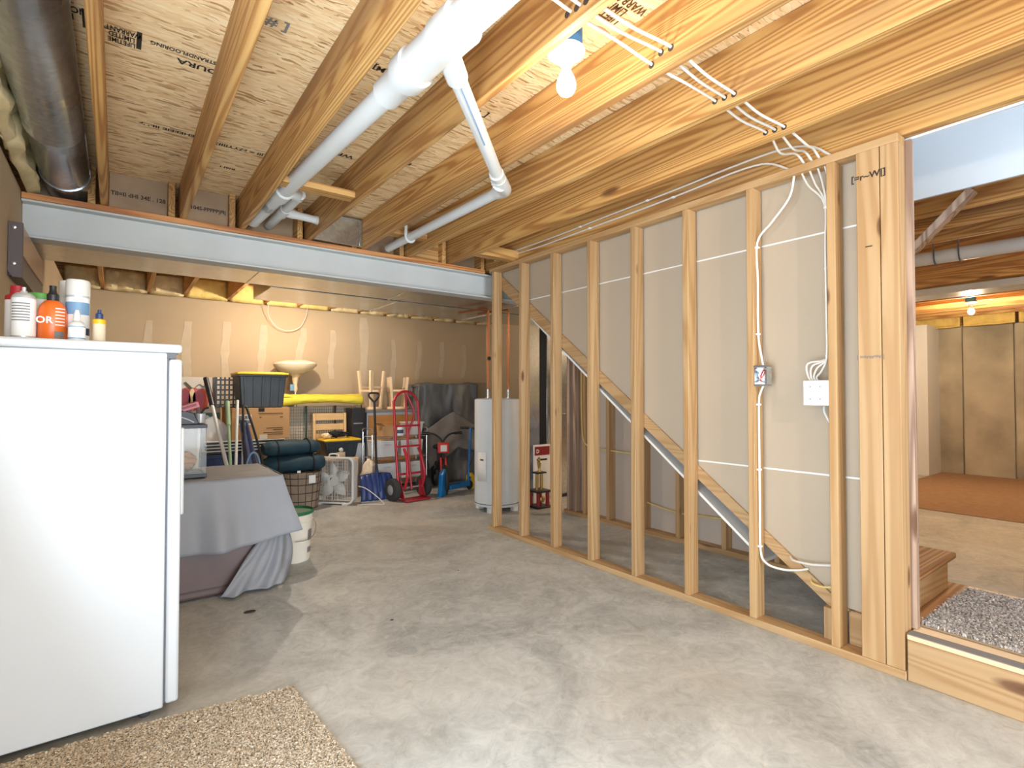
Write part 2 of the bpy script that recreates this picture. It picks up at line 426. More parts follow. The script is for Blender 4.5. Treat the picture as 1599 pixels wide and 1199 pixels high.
# ------------------------------------------------------------------ shell
JB, JT = 2.393, 2.628            # underside and top of the floor joists
floor = struct(BX('floor', -.6, 10.6, -6.15, 7.4, -.12, 0, 'floor'))
pad = tag(BX('carpet_pad', 6.95, 10.46, -1.2, 2.6, 0, .008, 'pad'), 'brown carpet pad lying on the floor before the far concrete wall', 'carpet pad')
wall_left = struct(MB().box(-.60, -.45, -6.15, -.70, 0, 2.40).box(-.60, -.45, 1.55, 7.3, 0, 2.40).box(-.60, -.45, -.70, 1.55, 2.07, 2.40).build('wall_left', 'tan'))
door2 = struct(MB().box(-.59, -.49, -.70, 1.55, 2.01, 2.07).box(-.59, -.49, -.70, 1.55, 0, .05).box(-.59, -.49, -.70, -.63, .05, 2.01).box(-.59, -.49, 1.48, 1.55, .05, 2.01).box(-.59, -.49, .38, .47, .05, 2.01).build('door_2', 'white_plastic'))
BX('glass_pane', -.545, -.535, -.63, .38, .05, 2.01, 'glass', door2); BX('glass_pane', -.545, -.535, .47, 1.48, .05, 2.01, 'glass', door2)
wall_back = struct(BX('wall_back', -.60, 5.0, 7.3, 7.42, 0, 2.385, 'tan'))
wall_util = struct(BX('wall_utility', 4.93, 5.05, 5.1, 7.3, 0, 2.39, 'tan'))
# joint compound over the screw lines of the back wall
def mud_strip(x, z0, z1, w, lean=0):
    rnd = random.Random(int(x * 100)); n = 12; L, Rr = [], []
    for i in range(n + 1):
        t = i / n; z = z0 + (z1 - z0) * t; k = w * (.5 + .12 * rnd.uniform(-1, 1)) * (.8 if i in (0, n) else 1)
        xc = x + lean * t + .012 * math.sin(t * 7 + x)
        L.append((xc - k, z)); Rr.append((xc + k, z))
    MB().prism(L + Rr[::-1], 1, 7.2965, 7.301).build('joint_compound', 'mud', wall_back)
for x, z0, z1, w, ln in ((.28, .9, 2.08, .09, 0), (.66, 1.3, 2.1, .09, 0), (1.07, 1.2, 2.13, .085, 0), (1.46, .9, 2.12, .085, .03), (1.92, 1.52, 2.12, .09, .07),
                         (2.36, 1.45, 2.12, .075, .02), (2.82, .9, 2.33, .12, 0), (3.27, 1.25, 2.05, .075, .01), (3.67, 1.45, 2.06, .07, .05),
                         (4.08, 1.5, 2.06, .075, .03), (4.49, 1.5, 2.04, .075, .02)):
    mud_strip(x, z0, z1, w, ln)
wall_front = struct(MB().box(-.6, -.15, -6.15, -6.0, 0, 2.39).box(2.45, 10.6, -6.15, -6.0, 0, 2.39).box(-.15, 2.45, -6.15, -6.0, 2.08, 2.39).build('wall_front', 'tan'))
added_door = struct(MB().box(-.15, 2.45, -6.13, -6.03, 2.02, 2.08).box(-.15, 2.45, -6.13, -6.03, 0, .06).box(-.15, -.09, -6.13, -6.03, .06, 2.02).box(2.39, 2.45, -6.13, -6.03, .06, 2.02).box(1.1, 1.2, -6.13, -6.03, .06, 2.02).build('added_rear_door', 'white_plastic'))  # unseen glazed door, added to go with the rear fill light
BX('glass_pane', -.09, 1.1, -6.085, -6.075, .06, 2.02, 'glass', added_door); BX('glass_pane', 1.2, 2.39, -6.085, -6.075, .06, 2.02, 'glass', added_door)
wall_near = struct(BX('wall_right', 2.74, 2.84, -6.0, -.32, 0, 2.385, 'beige'))
# far room: poured concrete wall in form panels
wall_conc = struct(BX('wall_far', 10.52, 10.7, -6.15, 7.4, 0, 2.3, 'concrete'))
edges = [-1.6, -1.0, -.42, .18, .78, 1.15, 1.74, 2.33, 2.93]
for i in range(len(edges) - 1):
    BX('concrete_panel', 10.48, 10.53, edges[i] + .008, edges[i + 1] - .008, 0, 2.28, 'concrete', wall_conc, .006)
wall_part = struct(BX('wall_partition', 9.9, 10.48, 2.62, 4.2, 0, 2.30, 'white_board'))
BX('casing', 9.885, 9.9, 2.76, 2.84, 0, 2.06, 'white_plastic', wall_part)

# ceiling: subfloor sheets, joists, blocking
ceiling = struct(BX('ceiling', -.6, 2.79, -6.15, 7.4, 2.66, 2.74, 'osb'))
BX('upper_floor', 3.86, 10.6, -6.15, 7.4, 2.66, 2.74, 'osb', ceiling)
BX('upper_floor', 2.80, 3.86, 4.15, 7.4, 2.66, 2.74, 'osb', ceiling)
BX('upper_floor', 2.80, 3.86, -6.15, -.45, 2.66, 2.74, 'osb', ceiling)
ysheet = [-6.0, -5.59, -4.37, -3.15, -1.93, -.71, .51, 1.73, 2.95, 4.17, 5.39, 6.61, 7.3]
def sheet(x0, x1, y0, y1): return BX('osb_sheet', x0 + .002, x1 - .002, y0 + .002, y1 - .002, JT, JT + .02, 'osb', ceiling)
for i in range(len(ysheet) - 1):
    xs = [-.6, 1.14, 2.80] if i % 2 else [-.6, .335, 2.365, 2.80]
    if ysheet[i] > 4: xs = [-.6, 1.14, 3.5, 5.1]
    for j in range(len(xs) - 1): sheet(xs[j], xs[j + 1], ysheet[i], ysheet[i + 1])
for x0, x1 in ((3.86, 6.3), (6.3, 8.7), (8.7, 10.6)):
    for y0, y1 in ((-6.0, .51), (.51, 1.73), (1.73, 2.95), (2.95, 5.1)): sheet(x0, x1, y0, y1)
NEAR = [-.092, .318, .672, 1.125, 1.54, 1.945, 2.35]
jm = None
def joist(x, y0, y1, w=.038):
    return BX('joist', x, x + w, y0, y1, JB, JT - .001, 'joist', ceiling, .003)
for x in NEAR: joist(x, -6.0, 4.19)
joist(2.79, -6.0, 4.19); joist(2.83, -6.0, 4.19, .02)
for x in NEAR + [2.76]: joist(x - .062, 4.075, 7.3)
for x in (3.09, 3.48, 3.87, 4.26, 4.65): joist(x, 4.22, 7.3)
x = 3.82
while x < 10.3:
    joist(x, -6.0, 5.0); x += .389
# blocking pieces between joists
def block(x0, x1, y0, y1, z0, z1, mat='joist_x', nm='blocking'): return BX(nm, x0, x1, y0, y1, z0, z1, mat, ceiling, .002)
b1 = block(-.052, .255, 4.13, 4.16, JB, JT, 'rimosb', 'rim_board'); b2 = block(.357, .61, 4.13, 4.16, JB, JT, 'rimosb', 'rim_board')
block(-.45, -.13, 4.3, 4.33, JB, JT, 'rimosb', 'rim_board'); block(.71, 1.06, 4.19, 4.22, JB + .02, JT, 'rimosb', 'rim_board')
block(1.165, 1.48, 4.15, 4.18, JB, JT, 'rimosb', 'rim_board'); block(1.58, 1.88, 4.19, 4.22, JB, JT, 'rimosb', 'rim_board'); block(1.985, 2.29, 4.15, 4.18, JB, JT)
block(2.39, 2.70, 4.19, 4.22, JB, JT, 'rimosb', 'rim_board')
block(.711, 1.124, 3.05, 3.14, JB + .012, JB + .05); block(1.579, 1.944, 3.70, 3.79, JB + .06, JB + .10); block(2.389, 2.789, 3.62, 3.71, JB, JB + .09)
print_text('TII=II dHI 34E . 128', .036, 'ink', b1, (.10, 4.128, 2.50), (R(90), 0, 0)); print_text('104S-PPPPP|PI|', .035, 'ink', b2, (.49, 4.128, 2.50), (R(90), 0, 0))
# printing on the subfloor (the sheets were laid upside down to this view)
def ceil_text(t, x, y, size, mat='ink', sx=1.0, rot=0): print_text(t, size, mat, ceiling, (x, y, JT - .0015), (R(180), 0, R(rot - 180)), sx=sx)
ceil_text('STRANDFLOORING', .205, 2.50, .036, sx=.72); ceil_text('DURA', .26, 2.57, .055)
ceil_text('LIFETIME\nLIMITED\nWARRANTY', -.0, 2.53, .046, sx=.5); ceil_text('|', .055, 2.53, .13)
ceil_text('500\nDAY\nNO SAND', -.175, 2.50, .055, sx=.6); ceil_text('|', -.11, 2.50, .13)
ceil_text('TEAM', .275, 2.03, .036); ceil_text('[  ]', .275, 2.03, .07); ceil_text('|  |', .19, 2.02, .09)
ceil_text("EHEEEIE III ' 'r", .20, 3.28, .042); ceil_text('III = r7YYIIII33', .53, 3.30, .046); ceil_text('=-~--=-~-', .22, 3.60, .03); ceil_text('RI6I I', .53, 3.62, .04)
ceil_text('~', .41, 2.50, .05); ceil_text('[ # |', .45, 2.10, .07, 'grey_ink')
ceil_text('IEI | [TEAM]', .98, 2.12, .05); ceil_text('WPH | P', .99, 3.02, .06); ceil_text('[ TT | PS', 1.36, 2.16, .06); ceil_text('EIYHYI', 1.34, 2.90, .05)
ceil_text('LIFETIME | TC\nLIMITED | D\nWARRANTY | INC', 1.37, 1.27, .052, 'orange_ink', sx=.75)
ceil_text('[TEAM]', 2.14, 1.12, .05); ceil_text('|| |/', 1.72, 2.75, .05)

# rim joists that close the floor edge
for b in ((-.64, -.60, -6.15, 7.46), (10.66, 10.70, -6.15, 7.46)): BX('rim_joist', *b, 2.2, 2.76, 'joist', ceiling)
for b in ((-.64, 10.7, 7.42, 7.46), (-.64, 10.7, -6.19, -6.15)): BX('rim_joist', *b, 2.2, 2.76, 'joist_x', ceiling)
struct(BX('wall_rear', 5.0, 10.7, 5.1, 5.2, 0, 2.76, 'tan'))
# insulation in the joist bays over the walls
def batt(x0, x1, y0, y1, z0, z1, mat, bulge=.03, seed=0, parent=None):
    mb = MB(); ax = abs(x1 - x0) < abs(y1 - y0)
    def fn(u, v):
        q = Vector((u * 5 + seed, v * 3 + seed * .7, seed)); k = bulge * (noise.noise(q) + .4 * noise.noise(q * 2.7))
        e = min(1, 6 * min(u, 1 - u, v, 1 - v) + .2)
        if ax: return (x1 - (1 - e) * .05 + k * e, y0 + (y1 - y0) * u, z0 + (z1 - z0) * v)
        return (x0 + (x1 - x0) * u, y0 + (1 - e) * .04 - k * e, z0 + (z1 - z0) * v)
    mb.grid(fn, 26 if ax else 12, 8)
    return mb.build('insulation_batt', mat, parent or wall_back, solid=.02)
for i, yy in enumerate((-1.6, -.6, .4, 1.4, 2.4, 3.25)): batt(-.45, -.385, yy, yy + 1.02, 2.395, 2.61, 'batt', .035, i * 3.1, wall_left)
fx = [-.485] + [v - .062 for v in NEAR] + [2.70, 3.09, 3.48, 3.87, 4.26, 4.65, 4.95]
for i in range(len(fx) - 1): batt(fx[i] + .035, fx[i + 1], 7.17, 7.28, 2.372, 2.60, 'batt_y' if i in (3, 4, 5, 6) else 'batt', .05, i * 2.3 + 1)
for i in range(7): batt(10.46, 10.36, -1.4 + i * .62, -.82 + i * .62, 2.27, 2.5, 'batt_y', .03, i + 30, wall_conc)

# stairwell shaft over the stairs
sh = struct(BX('wall_stairwell', 3.80, 3.82, -.45, 4.15, JB, 5.1, 'white_board'))
BX('drywall_sheet', 2.852, 2.866, -.45, 4.15, 2.385, 5.1, 'white_board', sh); BX('drywall_sheet', 2.852, 3.82, 4.15, 4.17, 2.6, 5.1, 'white_board', sh)
BX('drywall_sheet', 2.852, 3.82, -.47, -.45, 2.385, 5.1, 'white_board', sh); BX('drywall_sheet', 2.8, 3.9, -.5, 4.2, 5.1, 5.15, 'white_board', sh)
MB().bar((3.86, 1.16, 2.03), (3.86, .80, 2.39), .038, .075, (1, 0, 0)).build('brace', 'grey_stud', sh)

# ------------------------------------------------------------------ the open stud wall beside the stairs
W0, W1 = 2.74, 2.829
ws = struct(BX('wall_stairs', W0 - .004, W1 + .004, .815, 4.005, 0, .038, 'plate', None, .003))
BX('top_plate', W0, W1, .82, 4.0, 2.354, 2.392, 'plate', ws, .003)
stud0 = None
for k in range(8):
    y1 = 3.959 - .4064 * k
    if stud0 is None:
        stud0 = MB().box(W0, W1, -.038, 0, .038, 2.354).build('stud', 'stud', ws, .003); o = stud0
    else:
        o = stud0.copy(); col.objects.link(o); o.parent = ws
    o.location = (0, y1, 0)
BX('stud', W0, W0 + .038, .892, .985, .038, 2.354, 'stud', ws, .003); BX('stud', W0, W1, .820, .889, .038, 2.354, 'stud', ws, .003)
BX('jack_stud', W1 + .004, W1 + .042, .80, .84, .2, 2.38, 'grey_stud', ws)
zt = lambda y: .50 + .746 * (y - 1.486)
D0, D1 = 2.846, 2.858
for poly in ([(.84, .2), (1.08, .2), (1.928, .826), (.84, .826)], [(.84, .836), (1.942, .836), (3.56, 2.046), (.84, 2.046)], [(.84, 2.056), (3.575, 2.056), (3.98, 2.36), (.84, 2.36)]):
    MB().prism(poly, 0, D0, D1).build('drywall_sheet', 'beige', ws)
MB().box(D0 + .004, D1 - .002, .84, 1.93, .82, .842).build('seam_tape', 'gyp', ws); MB().box(D0 + .004, D1 - .002, .84, 3.56, 2.04, 2.062).build('seam_tape', 'gyp', ws)
MB().prism([(1.13, zt(1.13)), (1.06, .19), (1.16, .19), (4.0, zt(4.0) - .125), (4.0, zt(4.0))], 0, 2.832, 2.845).build('stringer', 'plate', ws)
BX('blocking', 2.80, 2.84, 1.09, 1.17, .038, .19, 'stud', ws); BX('blocking', 2.832, 2.846, .84, 1.07, .038, .195, 'plate', ws)
for (y, z, t, s) in ((.935, 2.235, '[=r~W|]', .04), (.935, 1.405, '| ==ror=v |', .024), (.935, 1.93, '_', .05)):
    print_text(t, s, 'grey_ink' if s < .03 else 'ink', ws, (W0 - .0012, y, z), (R(90), 0, R(-90)))
# soffit board and stairs behind it
zs = lambda y: .39 + .774 * (y - 1.604)
stairs = thing('staircase', 'wooden basement stairs rising behind the open stud wall', 'stairs', (2.83, .87, .2))
def S(mb, n, m, bev=0):
    o = mb.build(n, m, stairs, bev); o.location = (-2.83, -.87, -.2); return o
S(MB().prism([(1.5, zs(1.5)), (4.0, zs(4.0)), (4.0, zs(4.0) + .019), (1.5, zs(1.5) + .019)], 0, 2.862, 3.755), 'soffit_board', 'gyp')
for i in range(12):
    z = .2 + .19 * (i + 1); y = .87 + .255 * i
    S(MB().box(2.862, 3.60, y - .03, y + .257, z - .03, z), 'tread', 'oak', .006)
    S(MB().box(2.862, 3.57, y, y + .02, z - .19, z - .03), 'riser', 'plank_x', .002)
land = thing('landing', 'low wooden landing with pale front board at the foot of the stairs', 'landing', (2.74, -.3, 0))
def Ld(mb, n, m, bev=0):
    o = mb.build(n, m, land, bev); o.location = (-2.74, .3, 0); return o
Ld(MB().box(2.742, 2.78, -.31, .812, 0, .178), 'front_board', 'plate', .004); Ld(MB().box(2.742, 3.70, -.31, .812, .178, .198), 'deck', 'rawwood', .002)
Ld(MB().box(2.85, 3.70, .812, 1.05, .0, .198), 'deck', 'oak', .002); Ld(MB().box(3.66, 3.70, -.31, 1.05, 0, .178), 'back_board', 'plate')
Ld(MB().box(2.744, 2.80, -.31, .812, .198, .202), 'edge_strip', 'grey_cushion')
# far wall of the stairs with bare studs
wf = struct(BX('wall_stairs_far', 3.85, 3.862, 1.14, 4.10, 0, 2.39, 'greyboard'))
BX('bottom_plate', 3.755, 3.85, 1.10, 4.10, 0, .038, 'plate', wf); BX('top_plate', 3.755, 3.85, 1.10, 4.10, 2.354, 2.392, 'plate', wf)
for y, w, m in ((4.02, .038, 'grey_stud'), (3.93, .038, 'grey_stud'), (3.79, .038, 'stud'), (3.47, .038, 'stud'), (3.05, .038, 'stud'), (2.69, .038, 'stud'), (2.27, .038, 'stud'), (1.86, .038, 'stud'), (1.46, .038, 'stud'), (1.10, .038, 'grey_stud')):
    BX('stud', 3.76, 3.849, y, y + w, .038, 2.354, m, wf, .003)

# rugs: backing and a dense pile
def rug(name, label, poly, z, n, mat, h, seed, zrot=0):
    root = thing(name, label, 'rug', (poly[0][0], poly[0][1], z)); ox, oy = poly[0]
    b = MB().prism([(x - ox, y - oy) for x, y in poly], 2, .002, .010).build('backing', 'rug_base', root)
    rnd = random.Random(seed); vs, fs, tint = [], [], []
    xs = [p[0] for p in poly]; ys = [p[1] for p in poly]
    def inside(x, y):
        c = False; j = len(poly) - 1
        for i in range(len(poly)):
            (xi, yi), (xj, yj) = poly[i], poly[j]
            if (yi > y) != (yj > y) and x < (xj - xi) * (y - yi) / (yj - yi) + xi: c = not c
            j = i
        return c
    k = 0
    while k < n:
        x, y = rnd.uniform(min(xs), max(xs)), rnd.uniform(min(ys), max(ys))
        if not inside(x, y): continue
        k += 1; a = rnd.uniform(0, 6.283); l = h * rnd.uniform(.6, 1.1); w = .0034 * rnd.uniform(.8, 1.3)
        dx, dy = math.cos(a), math.sin(a); lx, ly = -dy * w, dx * w; sp = l * rnd.uniform(.3, .9); o = len(vs)
        x -= ox; y -= oy
        vs += [(x - lx, y - ly, .008), (x + lx, y + ly, .008), (x + dx * sp * .5 + lx, y + dy * sp * .5 + ly, .008 + l * .8), (x + dx * sp * .5 - lx, y + dy * sp * .5 - ly, .008 + l * .8),
               (x + dx * sp, y + dy * sp, .008 + l * .75)]
        fs += [(o, o + 1, o + 2, o + 3), (o + 3, o + 2, o + 4)]; t = rnd.random(); tint += [t] * 5
    me = bpy.data.meshes.new('pile'); me.from_pydata(vs, [], fs)
    at = me.attributes.new('tint', 'FLOAT', 'POINT'); at.data.foreach_set('value', tint); me.materials.append(M[mat])
    p = bpy.data.objects.new('pile', me); col.objects.link(p); p.parent = root; p['kind'] = 'stuff'
rug('shag_rug', 'beige shag rug on the concrete floor in front of the white freezer', [(.60, 2.33), (.06, 2.40), (-.40, 2.42), (-.40, 1.2), (.66, 1.2), (.64, 1.7)], 0, 85000, 'rug', .016, 3)
rug('carpet_runner', 'grey shag carpet piece on the stair landing', [(2.88, .80), (2.86, -.28), (3.64, -.28), (3.58, .79), (3.3, .80)], .2, 26000, 'rug_grey', .022, 5)

# ------------------------------------------------------------------ steel beam, ducts
beam = thing('steel_beam', 'long grey steel I-beam carrying the ceiling joists', 'beam', (-.45, 4.06, 2.135))
def local(root, mb, n, m, bev=0, **k):
    o = mb.build(n, m, root, bev, **k); L = root.location
    o.location = (-L[0], -L[1], -L[2]); return o
local(beam, MB().box(-.448, 3.62, 4.06, 4.20, 2.340, 2.354), 'top_flange', 'steel', .003)
local(beam, MB().box(-.448, 3.62, 4.124, 4.136, 2.149, 2.340), 'web', 'steel')
local(beam, MB().box(-.448, 3.62, 4.06, 4.20, 2.135, 2.149), 'bottom_flange', 'steel', .003)
local(beam, MB().box(-.448, 2.735, 4.058, 4.202, 2.355, 2.392), 'nailer_plank', 'nailer', .004)

trunk = thing('trunk_duct', 'flat galvanised sheet duct running just behind the steel beam', 'duct', (-.44, 4.3, 2.2))
for i, (a, b) in enumerate(((-.44, .9), (.905, 2.2), (2.205, 3.5), (3.505, 4.7))):
    local(trunk, MB().box(a, b, 4.30, 5.03, 2.2, 2.385), 'duct_section', 'galv', .004)
    local(trunk, MB().box(b - .012, b + .014, 4.29, 5.035, 2.194, 2.386), 'joint_flange', 'galv')
plen = thing('wide_duct', 'wide galvanised duct below the far joists beside the ceiling bulb', 'duct', (1.1, 5.08, 2.2))
for a, b in ((1.1, 2.35), (2.355, 3.6), (3.605, 4.8)):
    local(plen, MB().box(a, b, 5.08, 5.85, 2.2, 2.385), 'duct_section', 'galv', .004)
    local(plen, MB().box(b - .014, b + .012, 5.06, 5.86, 2.193, 2.386), 'joint_flange', 'galv')
rd = thing('round_duct', 'round shiny galvanised duct beside the left wall insulation', 'duct', (-.255, -2.1, 2.53))
mb = MB(); prof = [(-2.1, .115)]
y = -2.1
while y < 3.85:
    prof += [(y + .58, .115), (y + .59, .119), (y + .61, .119), (y + .62, .113)]; y += 1.2
prof = [(y_, r_) for y_, r_ in prof if y_ < 3.95] + [(3.98, .115)]
mb.tube([(-.255, p[0], 2.53) for p in prof], [p[1] for p in prof], 28)
local(rd, mb, 'pipe_run', 'galv_dark'); local(rd, MB().tube([(-.255, 3.98, 2.53), (-.25, 4.15, 2.53), (-.24, 4.30, 2.53)], [.119, .118, .117], 24), 'elbow', 'galv_dark')
local(rd, MB().box(-.145, -.139, -2.1, 3.97, 2.532, 2.55), 'lock_seam', 'galv_dark')
pan = thing('sheet_metal_cap', 'galvanised sheet metal cap closing a joist bay above the beam', 'duct cap', (1.165, 4.03, JB))
local(pan, MB().box(1.166, 1.538, 4.028, 4.032, JB + .004, JT - .02), 'sheet', 'galv'); local(pan, MB().box(1.515, 1.538, 4.018, 4.028, JB + .004, JT - .03), 'side_flange', 'galv', .002)
local(pan, MB().box(1.166, 1.538, 4.012, 4.028, JB + .002, JB + .008), 'bottom_flange', 'galv'); local(pan, MB().box(1.166, 1.538, 4.016, 4.028, JT - .03, JT - .022), 'top_flange', 'galv')

wb = thing('wall_bracket_box', 'dark brown screw-fixed box beam along the left wall under the steel beam', 'bracket', (-.45, 3.65, 1.84))
cap = local(wb, MB().prism([(-.449, 2.112), (-.392, 2.112), (-.392, 1.83), (-.43, 1.83), (-.449, 1.86)], 1, 3.645, 3.665), 'end_cap', 'brown', .002)
for z in (2.085, 1.90): MB().lathe([(.009, 0), (.009, -.004), (.004, -.006)], (-.425, 3.645, z), 12, 1).build('screw', 'chrome', cap)
local(wb, MB().box(-.449, -.395, 3.665, 4.65, 1.955, 2.108), 'side_panel', 'tanpanel', .003); local(wb, MB().box(-.449, -.40, 3.665, 4.65, 1.84, 1.953), 'lower_panel', 'brown', .003)

# ------------------------------------------------------------------ white drain pipes
dp = thing('drain_pipe', 'white plastic drain pipe running below the joists with an angled branch', 'pipe', (.80, 1.5, 2.3))
def ax(y): return Vector((.84 - .03 * (y - 1.25) + .002, y, 2.375 + .031 * (y - 1.25)))   # axis of the main run, slightly sloped
local(dp, MB().tube([ax(-2.1), ax(1.42)], .057, 26), 'main_run', 'pvc')
local(dp, MB().tube([ax(1.84), ax(3.55), ax(3.66)], .044, 24), 'main_run', 'pvc')
w = local(dp, MB().tube([ax(1.36), ax(1.365), ax(1.48), ax(1.50), ax(1.66), ax(1.665), ax(1.74), ax(1.77), ax(1.90), ax(1.905)], [.059, .071, .071, .064, .064, .072, .072, .057, .057, .046], 26), 'wye_fitting', 'pvc')
br = [(.86, 1.50, 2.372), (.98, 1.63, 2.362), (1.10, 1.75, 2.352)]
local(dp, MB().tube([br[0], (.905, 1.55, 2.368), (.96, 1.605, 2.364), (.965, 1.61, 2.363)], [.045, .04, .04, .034], 20), 'branch_hub', 'pvc')
e1, e2 = (1.60, 2.235, 2.352), (1.745, 2.42, 2.392)
local(dp, MB().tube([(.93, 1.575, 2.366), e1], .031, 20), 'branch_pipe', 'pvc')
local(dp, MB().tube([(.98, 1.607, 2.3335), (1.28, 1.905, 2.329)], .003, 6), 'print_line', 'pvc_blue')
local(dp, MB().tube([(1.52, 2.16, 2.353), (1.525, 2.165, 2.353), (1.56, 2.197, 2.353), (1.565, 2.2, 2.353)], [.031, .038, .038, .031], 20), 'coupling_ring', 'pvc')
el = smooth_path([(1.57, 2.205, 2.352), (1.66, 2.29, 2.358), (1.725, 2.37, 2.376), (1.742, 2.47, 2.398)], 5)
local(dp, MB().tube(el, .037, 20), 'elbow', 'pvc')
local(dp, MB().tube([(1.742, 2.45, 2.396), (1.762, 4.03, 2.428)], .031, 20), 'vent_run', 'pvc')
def strap(c, r, h, ang=0):
    pts = [(c[0] + r * math.cos(a), c[1], c[2] + r * math.sin(a)) for a in [math.pi * (1 - i / 12) * 1.0 + math.pi * i / 12 * 2 * 1 - 0 for i in range(0)]]
    P = [Vector((c[0] - r, c[1], c[2] + h))] + [Vector((c[0] + r * math.cos(math.pi + math.pi * i / 10), c[1], c[2] + r * math.sin(math.pi + math.pi * i / 10))) for i in range(11)] + [Vector((c[0] + r, c[1], c[2] + .03))]
    mb = MB()
    for a, b in zip(P[:-1], P[1:]): mb.bar(a, b, .022, .005, (0, 1, 0))
    return mb
st = local(dp, strap((1.757, 3.62, 2.42), .035, .10), 'hanger_strap', 'pvc'); st = local(dp, strap((1.60, 2.25, 2.353), .038, .16), 'hanger_strap', 'pvc')
# double fitting at the far end by the beam
local(dp, MB().tube([ax(3.26), ax(3.27), ax(3.40), ax(3.41)], [.046, .054, .054, .046], 24), 'coupling_ring', 'pvc')
a0 = ax(3.30); sx = Vector((.105, 0, .015))
local(dp, MB().tube([a0 + Vector((.02, -.02, 0)), a0 + Vector((.07, .02, .01)), a0 + sx + Vector((0, .09, 0))], [.036, .04, .034], 20), 'branch_hub', 'pvc')
local(dp, MB().tube([a0 + sx + Vector((0, .03, 0)), a0 + sx + Vector((-.005, .84, .02))], .030, 18), 'small_run', 'pvc')
local(dp, MB().tube([ax(3.55), ax(4.04), ax(4.05)], [.044, .044, .047], 24), 'lower_run', 'pvc')
tee = a0 + sx + Vector((0, .44, .012))
local(dp, MB().tube([tee - Vector((0, .07, 0)), tee - Vector((0, .068, 0)), tee + Vector((0, .068, 0)), tee + Vector((0, .07, 0))], [.03, .036, .036, .03], 20), 'tee_fitting', 'pvc')
local(dp, MB().tube([tee, tee + Vector((.06, .02, .0)), tee + Vector((.10, .03, 0)), tee + Vector((.22, .05, 0)), tee + Vector((.222, .05, 0)), tee + Vector((.25, .055, 0))], [.032, .032, .026, .026, .03, .03], 18), 'side_branch', 'pvc')

# ------------------------------------------------------------------ bare bulb fixtures
def fixture(label, x, y, z, power, box=True, color=WARM):
    t = thing('bulb_fixture', label, 'ceiling light', (x, y, z - .25))
    o = lambda mb, n, m, b=0: mb.build(n, m, t, b)
    zz = .25
    if box: o(MB().lathe([(.052, zz + .10), (.056, zz + .095), (.056, zz), (.0555, zz - .001)], (0, 0, 0), 24), 'outlet_box', 'blue_box')
    hb = o(MB().lathe([(.062, zz), (.066, zz - .004), (.063, zz - .012), (.042, zz - .020), (.026, zz - .030), (.023, zz - .048), (.021, zz - .05)], (0, 0, 0), 28), 'lamp_holder', 'porcelain')
    for s in (-1, 1): MB().lathe([(.004, zz - .019), (.004, zz - .016)], (s * .043, 0, 0), 8).build('screw', 'chrome', hb)
    o(MB().lathe([(.014, zz - .046), (.017, zz - .06), (.019, zz - .075), (.020, zz - .08)], (0, 0, 0), 20), 'bulb_neck', 'porcelain')
    o(MB().lathe([(.020, zz - .08), (.029, zz - .10), (.0335, zz - .118), (.032, zz - .134), (.023, zz - .149), (.010, zz - .156), (.001, zz - .157)], (0, 0, 0), 24), 'bulb', 'bulb')
    bulb_light('bulb_lamp', (x, y, z - .19), power, color, r=.035)
    return t
fixture('bare glowing bulb on a white holder under a round blue box', 1.222, 1.318, 2.415, 7)
fixture('bare glowing bulb below the wide duct near the back wall', 1.62, 6.02, 2.43, 50, True)
fixture('bare glowing bulb in the far room before the concrete wall', 8.507, 1.80, 2.385, 55, color=(1, .75, .47))
for (x, y, p, lb) in ((1.559, -1.0, 42, 'added fill bulb on the joists behind the viewpoint'), (6.173, -.6, 40, 'added unseen fill bulb on the far room ceiling near the front wall'), (5.784, 3.6, 40, 'added unseen fill bulb on the far room ceiling behind the stairs')):  # unseen bulbs, added as fill light
    fixture(lb, x, y, 2.385, p, color=(1, .75, .47) if x > 4 else WARM)

# ------------------------------------------------------------------ cables
def cable(label, pts, r=.0055, mat='cable', clips=(), name='electrical_cable', k=5, flat=None):
    P = smooth_path(pts, k)
    if clips:
        root = thing(name, label, 'cable', pts[0])
        local(root, MB().tube(P, r, 8), 'sheath', mat)
        for c in clips: local(root, MB().obox(c, (.022, .022, .010), Matrix.Identity(3)), 'staple', 'staple', .002)
        return root
    o = MB().tube([p - Vector(pts[0]) for p in P], r, 8).build(name, mat, loc=pts[0])
    return tag(o, label, 'cable')
for i, (dy, nm) in enumerate(((0, 'deepest of the three white cables crossing the joists toward the stair wall'), (-.042, 'middle of the three white cables crossing the joists toward the stair wall'), (-.083, 'nearest of the three white cables crossing the joists toward the stair wall'))):
    y = 1.205 + dy; z = 2.435 - .004 * i
    cable(nm, [(.95, y - .02, z + .012), (1.145, y - .012, z), (1.35, y + .012, z + .02), (1.56, y, z + .025 - .03 * (i == 0)), (1.76, y - .005, z - .004), (1.96, y, z - .002), (2.16, y + .012, z - .008), (2.37, y, z - .01), (2.56, y + .04 - .02 * i, z - .03), (2.70, y + .03, z + .0), (2.765, y + .018 + .005 * i, 2.396)])
cable('white cable stapled along the joist above the stair wall, upper one', [(2.784, 3.98, 2.50), (2.782, 3.2, 2.492), (2.783, 2.6, 2.505), (2.782, 2.0, 2.515), (2.78, 1.62, 2.525), (2.775, 1.36, 2.52), (2.77, 1.20, 2.48), (2.765, 1.10, 2.396)], clips=[(2.784, 2.85, 2.498), (2.784, 2.22, 2.511)])
cable('white cable stapled along the joist above the stair wall, lower one', [(2.784, 3.98, 2.47), (2.782, 3.3, 2.455), (2.783, 2.7, 2.462), (2.782, 2.2, 2.468), (2.78, 1.85, 2.478), (2.775, 1.60, 2.488), (2.77, 1.42, 2.47), (2.765, 1.30, 2.396)], clips=[(2.784, 2.75, 2.461), (2.784, 2.02, 2.472)])
